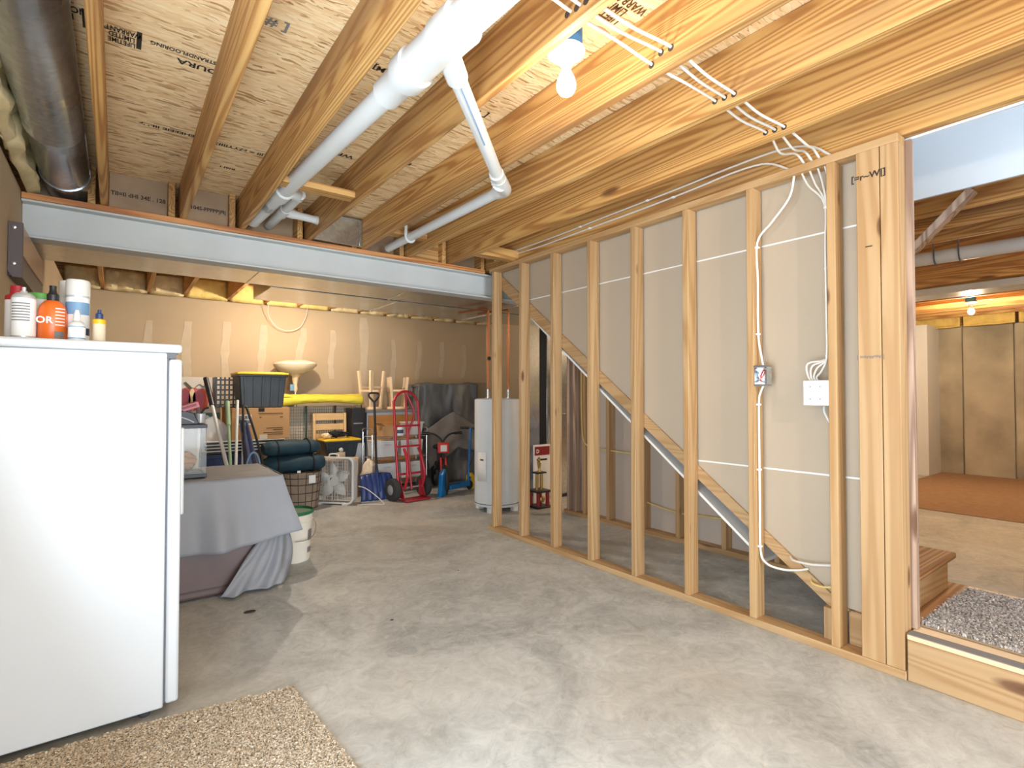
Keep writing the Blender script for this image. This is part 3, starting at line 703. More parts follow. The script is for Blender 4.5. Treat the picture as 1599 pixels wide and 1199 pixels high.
YS7 = 3.959 - .4064 * 6 - .038 - .008    # right side of the seventh stud
YS8 = 3.959 - .4064 * 7 + .008           # left side of the eighth stud
cable('white cable stapled down the stud to the open metal outlet box', [(2.765, 1.275, 2.352), (2.765, 1.30, 2.25), (2.768, 1.39, 2.15), (2.772, YS7, 2.06), (2.772, YS7, 1.85), (2.772, YS7, 1.56), (2.772, YS7 - .018, 1.43), (2.772, YS7 - .028, 1.372)], clips=[(2.772, YS7 + .002, 2.03), (2.772, YS7 + .002, 1.56)], r=.006)
cable('white cable running from the outlet box down to the stair stringer', [(2.772, YS7 - .028, 1.285), (2.772, YS7 - .012, 1.25), (2.772, YS7, 1.19), (2.772, YS7, .95), (2.772, YS7, .64), (2.775, YS7, .40), (2.78, YS7 - .03, .335), (2.80, YS7 - .1, .318), (2.815, 1.30, .33), (2.832, 1.255, .345)], clips=[(2.772, YS7 + .002, 1.18), (2.772, YS7 + .002, .83), (2.772, YS7 + .002, .42)], r=.006)
cable('upper short white cable leaving the stair stringer low on the wall', [(2.832, 1.345, .385), (2.80, 1.31, .379), (2.785, 1.22, .385), (2.785, YS8, .405)], r=.006)
cable('short yellow cable leaving the stair stringer by the lowest hole', [(2.832, 1.245, .30), (2.80, 1.22, .287), (2.785, 1.17, .289), (2.785, YS8, .30)], mat='ycable')
for i, y in enumerate((1.236, 1.198, 1.160, 1.128)):
    cable(('first', 'second', 'third', 'fourth')[i] + ' white cable from the left fanning from the top plate down to the switch', [(2.765, y, 2.352), (2.768, y - .03 + .006 * i, 2.28), (2.77, YS8 + .012 - .003 * i, 2.17), (2.758 + .008 * i, YS8 + .006, 1.95), (2.758 + .008 * i, YS8 + .004 + .003 * i, 1.6), (2.758 + .008 * i, YS8 + .005, 1.42), (2.765, YS8 + .03 + .022 * i, 1.352 + .012 * i), (2.775, YS8 + .06 + .012 * i, 1.318), (2.785, YS8 + .045 + .01 * i, 1.296)], r=.0048,
          clips=[(2.776, YS8 + .004, z) for z in (2.15, 1.85, 1.42)] if i == 0 else ())
cable('short white cable leaving the switch box at its bottom', [(2.785, YS8 + .03, 1.175), (2.782, YS8 + .028, 1.15), (2.778, YS8 + .012, 1.115), (2.776, YS8, 1.095)])
cable('yellow cable stapled down the far stud under the stairs', [(3.752, 3.83, 2.0), (3.752, 3.832, 1.5), (3.752, 3.83, 1.0), (3.75, 3.80, .78), (3.752, 3.70, .71), (3.78, 3.55, .70), (3.80, 3.3, .69), (3.80, 3.08, .70)], mat='ycable', r=.007)
cable('yellow cable strung low between the far studs under the stairs', [(3.80, 3.05, .27), (3.80, 2.9, .25), (3.80, 2.7, .235), (3.80, 2.5, .25), (3.80, 2.28, .262)], mat='ycable', r=.007)
cable('thin looped cord hanging from the bulb by the back wall', [(1.62, 6.02, 2.44), (1.50, 6.5, 2.43), (1.50, 6.95, 2.385), (1.52, 7.15, 2.25), (1.63, 7.2, 2.10), (1.78, 7.2, 2.06), (1.92, 7.2, 2.12), (1.98, 7.15, 2.26), (1.99, 7.1, 2.39)], r=.004, name='hanging_cord')

for xf in (1.125, 1.54, 1.945, 2.35):       # drilled holes round the three cables
    for i, dy in enumerate((0, -.042, -.083)):
        z = 2.435 - .004 * i + {1.125: 0, 1.54: .022 - .028 * (i == 0), 1.945: -.002, 2.35: -.01}[xf]
        MB().lathe([(.012, xf - .0012), (.012, xf)], (0, 1.205 + dy + .002, z), 14, 0).build('drilled_hole', 'floor_dirt', ceiling)
# outlet box and switch
ob = thing('outlet_box', 'open metal outlet box with orange wires on the seventh stud', 'electrical box', (2.742, 1.43, 1.29))
mb = MB(); y0, y1, z0, z1, x0, x1 = YS7 - .062, YS7 - .006 + .012, 1.283, 1.385, 2.738, 2.79
mb.box(x1, x1 + .002, y0, y1, z0, z1).box(x0, x1, y0, y0 + .002, z0, z1).box(x0, x1, y1 - .002, y1, z0, z1).box(x0, x1, y0, y1, z0, z0 + .002).box(x0, x1, y0, y1, z1 - .002, z1)
local(ob, mb, 'box_shell', 'galv'); local(ob, MB().box(x0 - .001, x0 + .003, y0 - .002, y1 + .002, z0 - .004, z0 + .006), 'mounting_ear', 'chrome'); local(ob, MB().box(x0 - .001, x0 + .003, y0 - .002, y1 + .002, z1 - .006, z1 + .004), 'mounting_ear', 'chrome')
yc = (y0 + y1) / 2
for k in range(3): local(ob, MB().tube(smooth_path([(x1, yc + .012 - .012 * k, z1 - .01), (2.765, yc - .01 + .008 * k, 1.36), (2.745, yc - .012 + .012 * k, 1.335), (2.75, yc + .008 - .006 * k, 1.31), (2.77, yc - .004, 1.30)]), .0035, 6), 'wire', ('orange_wire', 'red_b', 'paper')[k])
sw = thing('light_switch', 'white double toggle switch plate on the eighth stud', 'switch', (2.735, 1.17, 1.18))
local(sw, MB().box(2.745, 2.80, 1.126, 1.215, 1.192, 1.293), 'outlet_box', 'blue_box')
pl = local(sw, MB().box(2.733, 2.742, 1.112, 1.228, 1.180, 1.303), 'switch_plate', 'white_plastic', .003)
for y in (1.194, 1.148):
    local(sw, MB().box(2.726, 2.735, y - .005, y + .005, 1.238, 1.252), 'toggle', 'white_plastic', .001)
    for z in (1.272, 1.212): local(sw, MB().lathe([(.003, 2.7315), (.003, 2.733)], (0, y, z), 8, 0), 'screw', 'grey_ink')

# ------------------------------------------------------------------ white freezer and the bottles on it
fz = thing('upright_freezer', 'tall white upright freezer standing against the left wall', 'freezer', (-.15, 2.75, 0))
local(fz, MB().box(-.43, .156, 2.432, 3.05, .035, 1.395), 'cabinet', 'white_gloss', .006)
local(fz, MB().box(-.44, .205, 2.425, 3.06, 1.396, 1.430), 'top_cap', 'white_gloss', .010)
local(fz, MB().box(.156, .162, 2.44, 3.04, .05, 1.385), 'gasket', 'gasket')
dr = local(fz, MB().box(.162, .206, 2.432, 3.05, .045, 1.372), 'door', 'white_gloss', .010)
MB().box(.206, .222, 2.50, 2.53, .75, 1.1).build('handle', 'white_gloss', dr, .006)
local(fz, MB().box(.150, .185, 2.436, 2.47, 1.373, 1.395), 'hinge', 'gasket')
for x, y in ((-.38, 2.49), (.10, 2.49), (-.38, 2.99), (.10, 2.99)): local(fz, MB().lathe([(.018, 0), (.02, .01), (.012, .016), (.012, .036)], (x, y, 0), 12), 'foot', 'gasket')
ZT = 1.431
def bottle(name, label, x, y, parts):
    t = thing(name, label, 'bottle', (x, y, ZT))
    for n, m, prof in parts: MB().lathe([(r, z) for r, z in prof], (0, 0, 0), 24).build(n, m, t)
    return t
t = bottle('spray_can', 'white spray can with a silver nozzle on the freezer, left of the orange bottle', -.270, 2.56, [('can', 'silver', [(.033, 0), (.034, .004), (.034, .150), (.030, .158), (.022, .166)]), ('label_wrap', 'paper', [(.0346, .012), (.0346, .146)]), ('nozzle', 'silver', [(.012, .166), (.010, .174), (.006, .175), (.006, .188)])])
for i in range(7): MB().grid(lambda u, v, i=i: (.0349 * math.sin(-1.0 + 1.6 * u), -.0349 * math.cos(-1.0 + 1.6 * u), .065 + .010 * i + .004 * v), 8, 1).build('print_line', 'grey_ink', t)
bottle('red_cap_can', 'white aerosol can with a red cap behind the silver spray can', -.30, 2.66, [('can', 'paper', [(.033, 0), (.033, .150)]), ('cap', 'red', [(.033, .150), (.032, .165), (.020, .175), (.018, .205), (.010, .207)])])
t = thing('orange_bottle', 'orange squeeze bottle with a black flip cap on the freezer', 'bottle', (-.192, 2.57, ZT))
mb = MB().lathe([(.038, 0), (.042, .006), (.042, .105), (.037, .128), (.024, .146), (.014, .15)], (0, 0, 0), 28); mb.build('bottle_body', 'orange', t)
MB().lathe([(.017, .148), (.018, .170), (.012, .178), (.010, .19), (.011, .204), (.006, .205)], (0, 0, 0), 18).build('flip_cap', 'black', t)
print_text('OR', .034, 'paper', t, (-.020, -.0428, .072), (R(90), 0, R(-8)))
for i in range(6): MB().grid(lambda u, v, i=i: (.0424 * math.sin(.25 + .75 * u), -.0424 * math.cos(.25 + .75 * u), .055 + .012 * i + .004 * v), 6, 1).build('print_line', 'paper', t)
MB().grid(lambda u, v: (.0424 * math.sin(.2 + .7 * u), -.0424 * math.cos(.2 + .7 * u), .008 + .026 * v), 6, 1).build('barcode_label', 'grey_ink', t)
bottle('foam_can', 'tall white and blue spray can with a white cap behind the small white bottle', -.122, 2.60, [('can', 'paper', [(.036, 0), (.036, .175)]), ('blue_band', 'sky', [(.0365, .105), (.0365, .152)]), ('navy_band', 'navy_cap', [(.0363, .028), (.0363, .055)]), ('collar', 'silver', [(.036, .170), (.037, .178)]), ('cap', 'white_plastic', [(.037, .178), (.037, .232), (.034, .238), (.02, .240)])])
bottle('foam_can', 'second white-capped spray can half hidden behind the blue and white one', -.150, 2.70, [('can', 'paper', [(.034, 0), (.034, .18)]), ('cap', 'white_plastic', [(.036, .18), (.036, .240), (.033, .246)])])
bottle('green_lid_jar', 'pale jar with a green lid behind the orange bottle', -.24, 2.73, [('jar', 'paper', [(.04, 0), (.04, .15), (.036, .17)]), ('lid', 'lime', [(.041, .17), (.041, .19), (.036, .194)])])
t = bottle('glue_bottle', 'small white bottle with a pointed cap in front of the blue spray can', -.119, 2.495, [('bottle_body', 'white_plastic', [(.024, 0), (.025, .003), (.025, .056), (.020, .066), (.011, .072)]), ('label_wrap', 'sky', [(.0254, .006), (.0254, .052)]), ('label_panel', 'paper', [(.0256, .010), (.0256, .048)]), ('cap', 'white_plastic', [(.012, .072), (.011, .094), (.008, .104), (.006, .112), (.002, .113)])])
bottle('yellow_bottle', 'clear bottle with yellow shoulder and dark blue cap at the right of the freezer top', -.055, 2.52, [('bottle_body', 'linen', [(.0195, 0), (.020, .004), (.020, .068)]), ('shoulder', 'yellow', [(.0205, .068), (.0205, .084), (.014, .088)]), ('cap', 'navy_cap', [(.012, .087), (.012, .106), (.006, .110), (.0055, .122), (.003, .123)])])

# ------------------------------------------------------------------ covered trunk with the grey cloth and the glass tank
tk = tag(MB().box(0, 1.18, 0, .70, .012, .70).build('trunk', 'leather', None, .02, loc=(-.33, 3.655, 0)), 'brown leatherette trunk half covered by the grey cloth', 'trunk')
MB().box(-.004, 1.184, -.006, 0, .055, .065).build('trim_strip', 'brown', tk); 
for x in (.05, 1.08): 
    for y in (.06, .60): MB().box(x, x + .05, y, y + .05, 0, .014).build('foot', 'black', tk)
cl = thing('draped_cloth', 'grey cloth draped over the brown trunk', 'cloth', (.25, 4.0, .71))
X0, X1, Y0, Y1, ZC = -.335, .858, 3.648, 4.36, .712
def top(u, v):
    x = X0 + (X1 - X0) * u; y = Y0 + (Y1 - Y0) * v
    return (x, y, ZC + .006 * noise.noise(Vector((x * 4, y * 9, 0))) + .010 * math.exp(-((y - 3.82 - .25 * (x - .4)) / .03) ** 2) * (1 if .35 < x < .82 else 0))
mb = MB().grid(top, 40, 24)
def skirt(u, v):
    # u runs along the front edge and then along the right edge
    Lf, Ls, c = X1 - X0, Y1 - Y0, .10; s_ = u * (Lf + Ls)
    fold = .020 * math.sin(s_ * 17) + .014 * math.sin(s_ * 31 + 1)
    drop = .40 - .02 * math.sin(s_ * 6)
    if s_ < Lf:
        d = Lf - s_; x, y, nx, ny = X0 + s_, Y0, .12, -1
    else:
        d = s_ - Lf; x, y, nx, ny = X1, Y0 + d, 1, -.12
    k = math.exp(-(d / .10) ** 2); drop = drop - .03 * k
    if s_ < Lf: nx = .12 + .75 * k
    else: ny = -.12 - .75 * k
    out = (.012 + .06 * v ** 1.4 + .02 * k * v + (fold + .02) * min(1, v * 1.3) * (1 - .5 * k)) * (1 - .3 * (s_ < .15))
    return (x + nx * out, y + ny * out, ZC - drop * v + .003)
mb.grid(skirt, 150, 20)
local(cl, mb, 'cloth_sheet', 'cloth', solid=.003)
def fan(u, v):
    # corner of the cloth that hangs down and trails on the floor
    top_ = Vector((.80 + .10 * u, 3.66 - .02 * u + .06 * u, .40)); bot = Vector((.50 + .42 * u, 3.60 - .02 * math.sin(u * 3.1) + .10 * u * u, .012))
    p = top_.lerp(bot, v); p.y -= .032 * math.sin(u * 11 + 2 * noise.noise(Vector((u * 3, v * 2, 0)))) * (.25 + v * .75) + .012 * math.sin(u * 27 + v * 3) * v + .02; p.x += .05 * math.sin(v * 3.14) * (u - .2)
    p.z += .012 * (v > .97) + .015 * math.sin(u * 11 + 1) * v * (1 - v); return tuple(p)
local(cl, MB().grid(fan, 60, 24), 'trailing_corner', 'cloth', solid=.004)

tank = thing('glass_tank', 'glass aquarium tank with black rims standing on the grey cloth', 'aquarium', (.16, 3.9, .722))
TX0, TX1, TY0, TY1 = -.16, .455, 3.76, 4.02
for z0, z1 in ((.722, .745), (1.025, 1.048)):
    local(tank, MB().box(TX0, TX1, TY0, TY0 + .014, z0, z1), 'rim_rail', 'black', .002); local(tank, MB().box(TX0, TX1, TY1 - .014, TY1, z0, z1), 'rim_rail', 'black', .002)
    local(tank, MB().box(TX1 - .014, TX1, TY0 + .014, TY1 - .014, z0, z1), 'rim_rail', 'black', .002); local(tank, MB().box(TX0, TX0 + .014, TY0 + .014, TY1 - .014, z0, z1), 'rim_rail', 'black', .002)
for b in ((TX0 + .003, TX1 - .003, TY0 + .003, TY0 + .009), (TX0 + .003, TX1 - .003, TY1 - .009, TY1 - .003), (TX1 - .009, TX1 - .003, TY0 + .009, TY1 - .009), (TX0 + .003, TX0 + .009, TY0 + .009, TY1 - .009)):
    local(tank, MB().box(*b, .745, 1.025), 'pane', 'glass')
for x, y in ((TX0 + .004, TY0 + .004), (TX1 - .008, TY0 + .004), (TX1 - .008, TY1 - .008)): local(tank, MB().box(x, x + .004, y, y + .004, .745, 1.025), 'corner_seal', 'black')
local(tank, MB().box(TX0 + .012, TX1 - .012, TY0 + .012, TY1 - .012, .73, .738), 'floor_pane', 'slate')
def lump(name, label, cat, c, r, mat, sc=(1, 1, 1), amp=.25, f=3.0, seed=0, n=22):
    mb = MB().ball((0, 0, 0), 1, n); out = []
    for x, y, z in mb.v:
        d = Vector((x, y, z)); k = 1 + amp * noise.noise(d * f + Vector((seed, 0, 0))); out.append((x * k * r * sc[0], y * k * r * sc[1], z * k * r * sc[2]))
    zmin = min(p[2] for p in out); mb.v = [(x, y, z - zmin) for x, y, z in out]
    return tag(mb.build(name, mat, loc=c), label, cat)
lump('driftwood', 'brown driftwood lump inside the glass tank', 'driftwood', (.32, 3.89, .742), .09, 'oak', (1.0, .8, .75), .35, 2.5, 4)
lump('plastic_bag', 'crumpled clear plastic bag in the back of the glass tank', 'plastic bag', (.06, 3.90, .742), .10, 'plastic_film', (1.1, .85, 1.1), .35, 3, 9)
t = thing('tank_hood', 'black tank hood lying on the glass tank', 'tank hood', (.255, 3.87, 1.049))
MB().prism([(-.33, 0), (.16, 0), (.13, .07), (.02, .105), (-.33, .105)], 1, -.08, .10).build('hood_shell', 'black', t, .004)
MB().tube(smooth_path([(.13, -.082, .012), (.10, -.085, .03), (.04, -.083, .055), (.0, -.083, .075)]), .003, 6).build('white_cord', 'paper', t)
t = thing('red_brush', 'red box leaning on top of the tank hood', 'box', (.36, 3.82, 1.135))
MB().obox((0, 0, .022), (.115, .06, .042), Matrix.Rotation(R(-18), 3, 'Y')).build('box_body', 'red', t, .004); MB().obox((-.002, -.032, .024), (.08, .003, .014), Matrix.Rotation(R(-18), 3, 'Y')).build('side_band', 'maroon', t)
t = thing('filter_unit', 'small grey filter cup standing on the tank rim', 'filter', (.437, 3.95, 1.049))
MB().lathe([(.026, 0), (.030, .06), (.026, .062)], (0, 0, 0), 18).build('cup', 'silver', t); MB().tube([(0, 0, .055), (.02, -.01, .09), (.045, -.02, .10)], .006, 8).build('spout', 'black', t)

bk = thing('plastic_bucket', 'white plastic bucket with a green lid beside the draped trunk', 'bucket', (1.06, 4.17, 0))
MB().lathe([(.125, .004), (.13, 0), (.132, .01), (.147, .29), (.152, .295), (.152, .31), (.149, .312), (.149, .335), (.152, .338), (.152, .343), (.140, .344)], (0, 0, 0), 36).build('bucket_body', 'bucket', bk)
MB().lathe([(.146, .345), (.158, .347), (.158, .366), (.150, .370), (.145, .353), (.001, .351)], (0, 0, 0), 36).build('lid', 'green', bk)
MB().tube(smooth_path([(.148, -.02, .29), (.165, -.05, .25), (.13, -.12, .19), (.06, -.17, .17), (-.02, -.18, .17)]), .003, 6).build('handle', 'chrome', bk)
for z0, z1, a0 in ((.06, .10, .15), (.15, .23, .15)): MB().grid(lambda u, v: ((.137 + .05 * (z0 + (z1 - z0) * v)) * math.cos(-.9 + .35 * u), (.137 + .05 * (z0 + (z1 - z0) * v)) * math.sin(-.9 + .35 * u), z0 + (z1 - z0) * v), 6, 1).build('label_print', 'grey_ink', bk)

# ------------------------------------------------------------------ stored things along the back wall
# box fan
fdir = Vector((.35, -.389)).normalized(); fan_rot = math.atan2(fdir.y, fdir.x)
fn = thing('box_fan', 'white square box fan standing on the floor', 'fan', (1.975, 5.97, .012), fan_rot)
def rrect(w, h, r, z0, n=6):
    P = []
    for cx, cz, a0 in ((w / 2 - r, z0 + r, -90), (w / 2 - r, z0 + h - r, 0), (-w / 2 + r, z0 + h - r, 90), (-w / 2 + r, z0 + r, 180)):
        for i in range(n + 1):
            a = R(a0 + 90 * i / n); P.append((cx + r * math.cos(a), cz + r * math.sin(a)))
    return P
def ring_frame(outer, inner, y0, y1):
    n = len(outer); mb = MB()
    vs = [(x, y0, z) for x, z in outer] + [(x, y0, z) for x, z in inner] + [(x, y1, z) for x, z in outer] + [(x, y1, z) for x, z in inner]; fs = []
    for i in range(n):
        j = (i + 1) % n; fs += [(i, j, n + j, n + i), (2 * n + i, 3 * n + i, 3 * n + j, 2 * n + j), (i, 2 * n + i, 2 * n + j, j), (n + i, n + j, 3 * n + j, 3 * n + i)]
    return mb.add(vs, fs)
FW, FH = .515, .52
ring_frame(rrect(FW, FH, .07, 0), rrect(FW - .035, FH - .035, .055, .0175), -.055, -.025).build('front_frame', 'white_plastic', fn, .003)
ring_frame(rrect(FW - .01, FH - .01, .068, .005), rrect(FW - .03, FH - .03, .056, .015), -.025, .05).build('housing', 'silver', fn)
mb = MB()
for i in range(28):
    x = -.232 + .464 * i / 27; mb.box(x - .0009, x + .0009, -.045, -.041, .03, FH - .03)
for i in range(13):
    z = .04 + .44 * i / 12; mb.box(-.235, .235, -.041, -.038, z - .0012, z + .0012)
g = mb.build('grille', 'white_plastic', fn); g['kind'] = 'stuff'
mb = MB()
for i in range(16):
    x = -.232 + .464 * i / 15; mb.box(x - .0015, x + .0015, .042, .046, .03, FH - .03)
g = mb.build('back_grille', 'white_plastic', fn); g['kind'] = 'stuff'
MB().lathe([(.065, -.036), (.068, -.03), (.068, .02)], (0, 0, FH / 2), 24, 1).build('hub', 'white_plastic', fn)
MB().obox((-.018, -.0375, FH / 2 + .02), (.04, .003, .010), Matrix.Rotation(R(-55), 3, 'Y')).build('hub_badge', 'black', fn)
for k in range(5):
    a = R(95 + 72 * k); rows = []
    for i in range(9):
        t_ = i / 8; r = .06 + .155 * t_; w = .055 * math.sin(math.pi * (.22 + .78 * t_)) + .004
        rows.append((r, w))
    vs = []
    for r, w in rows:
        for s_ in (-1, 1):
            x, z = r * math.cos(a) - s_ * w * math.sin(a), r * math.sin(a) + s_ * w * math.cos(a); vs.append((x, -.022 + s_ * .012, z + FH / 2))
    MB().add(vs, [(2 * i, 2 * i + 1, 2 * i + 3, 2 * i + 2) for i in range(8)]).build('blade', 'white_plastic', fn, solid=.004)
MB().tube(smooth_path([(-.06, -.01, FH - .005), (-.05, -.01, FH + .025), (0, -.01, FH + .032), (.05, -.01, FH + .025), (.06, -.01, FH - .005)]), .008, 8).build('carry_handle', 'white_plastic', fn)
for x in (-.16, .16): MB().box(x - .03, x + .03, -.07, .06, -.012, .012).build('foot', 'white_plastic', fn, .004)
cable('white power cord trailing from the box fan on the floor', [(2.19, 5.80, .20), (2.27, 5.80, .17), (2.36, 5.72, .09), (2.42, 5.62, .008), (2.38, 5.60, .008), (2.28, 5.68, .008), (2.15, 5.72, .008)], r=.005, name='power_cord')

# blue snow shovel
sv = thing('snow_shovel', 'dark blue snow shovel leaning upright behind the box fan', 'shovel', (2.45, 5.86, 0))
def blade(u, v):
    x = (u - .5) * (.43 - .05 * v); ridge = .012 * abs(math.sin(u * math.pi * 6))
    return (x, -.02 - .055 * (1 - (2 * u - 1) ** 2) * .4 + .11 * v * v - ridge, .012 + .30 * v - .02 * (abs(2 * u - 1) ** 3) * (v > .9))
MB().grid(blade, 36, 14).build('blade', 'navy', sv, solid=.006)
MB().box(-.215, .215, -.045, -.02, 0, .016).build('wear_strip', 'rim', sv)
MB().tube([(0, -.03, .10), (0, .04, .30), (.01, .085, .40)], [.022, .022, .017], 12).build('socket', 'navy', sv)
MB().tube([(.0, .05, .33), (.07, .30, 1.13)], .0145, 12).build('handle_pole', 'black', sv)
MB().tube(smooth_path([(.07, .30, 1.10), (.066, .305, 1.14), (.015, .325, 1.205), (.02, .332, 1.245), (.075, .335, 1.252), (.13, .332, 1.245), (.135, .325, 1.205), (.076, .305, 1.14), (.072, .30, 1.10)], 5), .012, 10).build('d_grip', 'black', sv)

# red hand truck
ht = thing('hand_truck', 'red two-wheeled hand truck with black tyres', 'hand truck', (2.79, 5.70, 0), R(8))
def arch(x, zt_, y_lean, z0=.10):
    P = [(-x, 0, z0), (-x, .06, .6)]
    for i in range(9):
        a = math.pi * (1 - i / 8); P.append((x * math.cos(a), y_lean * .9 + .02 * math.sin(a), zt_ - x + x * math.sin(a)))
    return P + [(x, .06, .6), (x, 0, z0)]
MB().tube(smooth_path(arch(.17, 1.27, .12), 4), .016, 10).build('frame_tube', 'red', ht)
MB().tube([(0, -.01, .12), (0, .07, .6), (.0, .125, 1.26)], .014, 10).build('centre_tube', 'red', ht)
for z in (.30, .62, .86): MB().bar((-.17, .03 + .09 * (z - .3), z), (.17, .03 + .09 * (z - .3), z), .03, .022).build('crossbar', 'red', ht)
MB().box(-.17, .17, -.17, .01, .01, .022).build('toe_plate', 'red', ht, .003)
for s in (-1, 1):
    MB().tube(smooth_path([(s * .10, -.0, .60), (s * .105, -.07, .48), (s * .12, -.10, .30), (s * .12, -.05, .14)]), .017, 10).build('skid_rail', 'red', ht)
    MB().prism([(-.09, .03), (.05, .03), (.05, .20), (.0, .24)], 0, s * .145 - .004, s * .145 + .004).build('wheel_bracket', 'red', ht)
    wh = MB().lathe([(.06, -.035), (.10, -.042), (.122, -.034), (.130, -.015), (.130, .015), (.122, .034), (.10, .042), (.06, .035)], (s * .215, .05, .13), 30, 0).build('wheel', 'rubber', ht)
    MB().lathe([(.02, -.05), (.058, -.038), (.062, 0), (.058, .038), (.02, .05)], (s * .215, .05, .13), 20, 0).build('rim', 'rim', wh)
MB().tube([(-.2, .05, .13), (.2, .05, .13)], .010, 10).build('axle', 'rim', ht)
MB().tube(smooth_path([(.01, .12, 1.24), (.09, .09, 1.05), (.085, .08, .95), (.02, .08, .80), (.0, .07, .70)]), .014, 8).build('handle_loop', 'red', ht)

# kick scooter and small bike
sc = thing('kick_scooter', 'blue kick scooter with black handlebar beside the water heater', 'scooter', (3.60, 5.80, 0), R(200))
MB().box(-.04, .36, -.055, .055, .06, .115).build('deck', 'bright_blue', sc, .008)
MB().tube([(-.06, 0, .10), (-.115, 0, .80)], .016, 10).build('steering_post', 'bright_blue', sc)
MB().tube([(-.115, -.12, .795), (-.115, .12, .795)], .012, 8).build('handlebar', 'black', sc)
for s in (-1, 1): MB().tube([(-.115, s * .05, .795), (-.115, s * .17, .795)], .017, 10).build('grip', 'black', sc)
MB().bar((-.04, 0, .085), (-.10, 0, .16), .03, .03).build('neck', 'bright_blue', sc)
for x in (-.09, .40): MB().lathe([(.03, -.014), (.055, -.012), (.06, 0), (.055, .012), (.03, .014)], (x, 0, .06), 20, 1).build('wheel', 'rubber', sc)
MB().tube(smooth_path([(-.11, .05, .78), (-.06, .12, .66), (-.04, .10, .45), (-.06, .02, .30)]), .003, 6).build('brake_cable', 'black', sc)
tag(MB().lathe([(.055, 0), (.065, .05), (.06, .16), (.03, .20), (.001, .20)], (0, 0, 0), 6).build('toy_truck', 'yellow', loc=(3.74, 5.90, .0)), 'yellow plastic toy next to the blue scooter', 'toy')
bi = thing('kids_bike', 'small black and red kids bike with a blue front fork', 'bike', (3.34, 5.98, 0), R(-108))
for x in (.26, -.36):
    wh = MB().tube([(x + .155 * math.cos(a), 0, .18 + .155 * math.sin(a)) for a in [6.283 * i / 28 for i in range(28)]], .025, 10, True).build('tyre', 'rubber', bi)
    mb = MB()
    for i in range(8):
        a = math.pi * i / 8; mb.bar((x - .15 * math.cos(a), 0, .18 - .15 * math.sin(a)), (x + .15 * math.cos(a), 0, .18 + .15 * math.sin(a)), .004, .004)
    mb.build('spokes', 'rim', wh)['kind'] = 'stuff'
    MB().lathe([(.02, -.035), (.02, .035)], (x, 0, .18), 12, 1).build('hub', 'black', wh)
for s in (-1, 1): MB().tube([(.26, s * .035, .18), (.17, s * .03, .44)], .012, 8).build('fork_leg', 'red_b', bi)
MB().tube([(.17, 0, .43), (.14, 0, .60)], .018, 10).build('head_tube', 'black', bi)
MB().tube(smooth_path([(.14, 0, .58), (.13, .02, .66), (.11, .10, .73), (.09, .20, .74)]), .012, 8).build('handlebar', 'black', bi)
MB().tube(smooth_path([(.14, 0, .58), (.13, -.02, .66), (.11, -.10, .73), (.09, -.20, .74)]), .012, 8).build('handlebar', 'black', bi)
for s in (-1, 1): MB().tube([(.092, s * .16, .738), (.08, s * .26, .742)], .018, 10).build('grip', 'black', bi)
MB().tube([(.15, 0, .52), (-.14, 0, .30), (-.36, 0, .18)], .03, 10).build('frame_tube', 'black', bi); MB().tube([(-.14, 0, .28), (-.20, 0, .52)], .016, 10).build('seat_tube', 'black', bi)
MB().ball((-.21, 0, .54), .09, 14, (1.2, .7, .35)).build('saddle', 'black', bi); MB().box(.165, .20, -.07, .07, .50, .63).build('number_plate', 'red_b', bi, .006)
MB().box(.2, .206, -.04, .04, .52, .60).build('white_sticker', 'paper', bi)
tag(MB().prism([(-.05, .0), (.05, .0), (.075, .30), (.035, .33), (-.02, .26)], 1, -.03, .03).build('balance_board', 'bright_blue', None, .006, loc=(3.155, 5.62, .0), rotz=R(25)), 'bright blue plastic board standing in front of the kids bike', 'toy')

# grey tarp over a big thing
tp = thing('tarp_cover', 'crumpled grey tarp covering a bulky object by the water heater', 'tarp', (3.78, 6.75, 0))
def tarp_f(u, v):
    # v 0 floor front .. .62 top front edge .. 1 back edge ; u left..right
    w = .47; x = (u - .5) * 2 * w
    if v < .66: y, z = -.27 + .06 * (v / .66), .01 + 1.37 * v / .66
    else: y, z = -.21 + .5 * (v - .66) / .34, 1.38 + .02 * math.sin(u * 9)
    q = Vector((u * 3.2, v * 3.1, 1.7)); k = noise.noise(q) + .5 * noise.noise(q * 2.3) + .25 * noise.noise(q * 5)
    cr = abs(noise.noise(Vector((u * 6 - v * 3, v * 4 + u * 2, 4))))
    cx = 1 - .12 * (v < .2)
    return (x * cx - .10 * (1 - v) * (u < .3), y + .07 * k - .05 * cr, z + (.02 * k if v > .05 else 0) - (.12 * max(0, .25 - u) * 4 * .3 if v > .5 else 0))
MB().grid(tarp_f, 44, 44).build('front_sheet', 'tarp', tp, solid=.004)
for s in (-1, 1):
    MB().grid(lambda u, v, s=s: (s * (.47 + .02 * noise.noise(Vector((u * 4, v * 4, s)))), -.24 + .52 * u, .01 + 1.36 * v), 12, 16).build('side_sheet', 'tarp', tp, solid=.004)
MB().box(-.44, .44, -.10, .28, 0, 1.33).build('covered_core', 'black_matte', tp)
mb = MB().grid(lambda u, v: (-.46 + .92 * u, -.34 - .16 * v + .03 * noise.noise(Vector((u * 4, v * 4, 9))), .99 - .50 * abs(u - .5) - (.62 - .25 * u) * v * (1 - .35 * abs(u - .6))), 30, 24)
mb.build('hanging_flap', 'grey_cushion', tp, solid=.012)

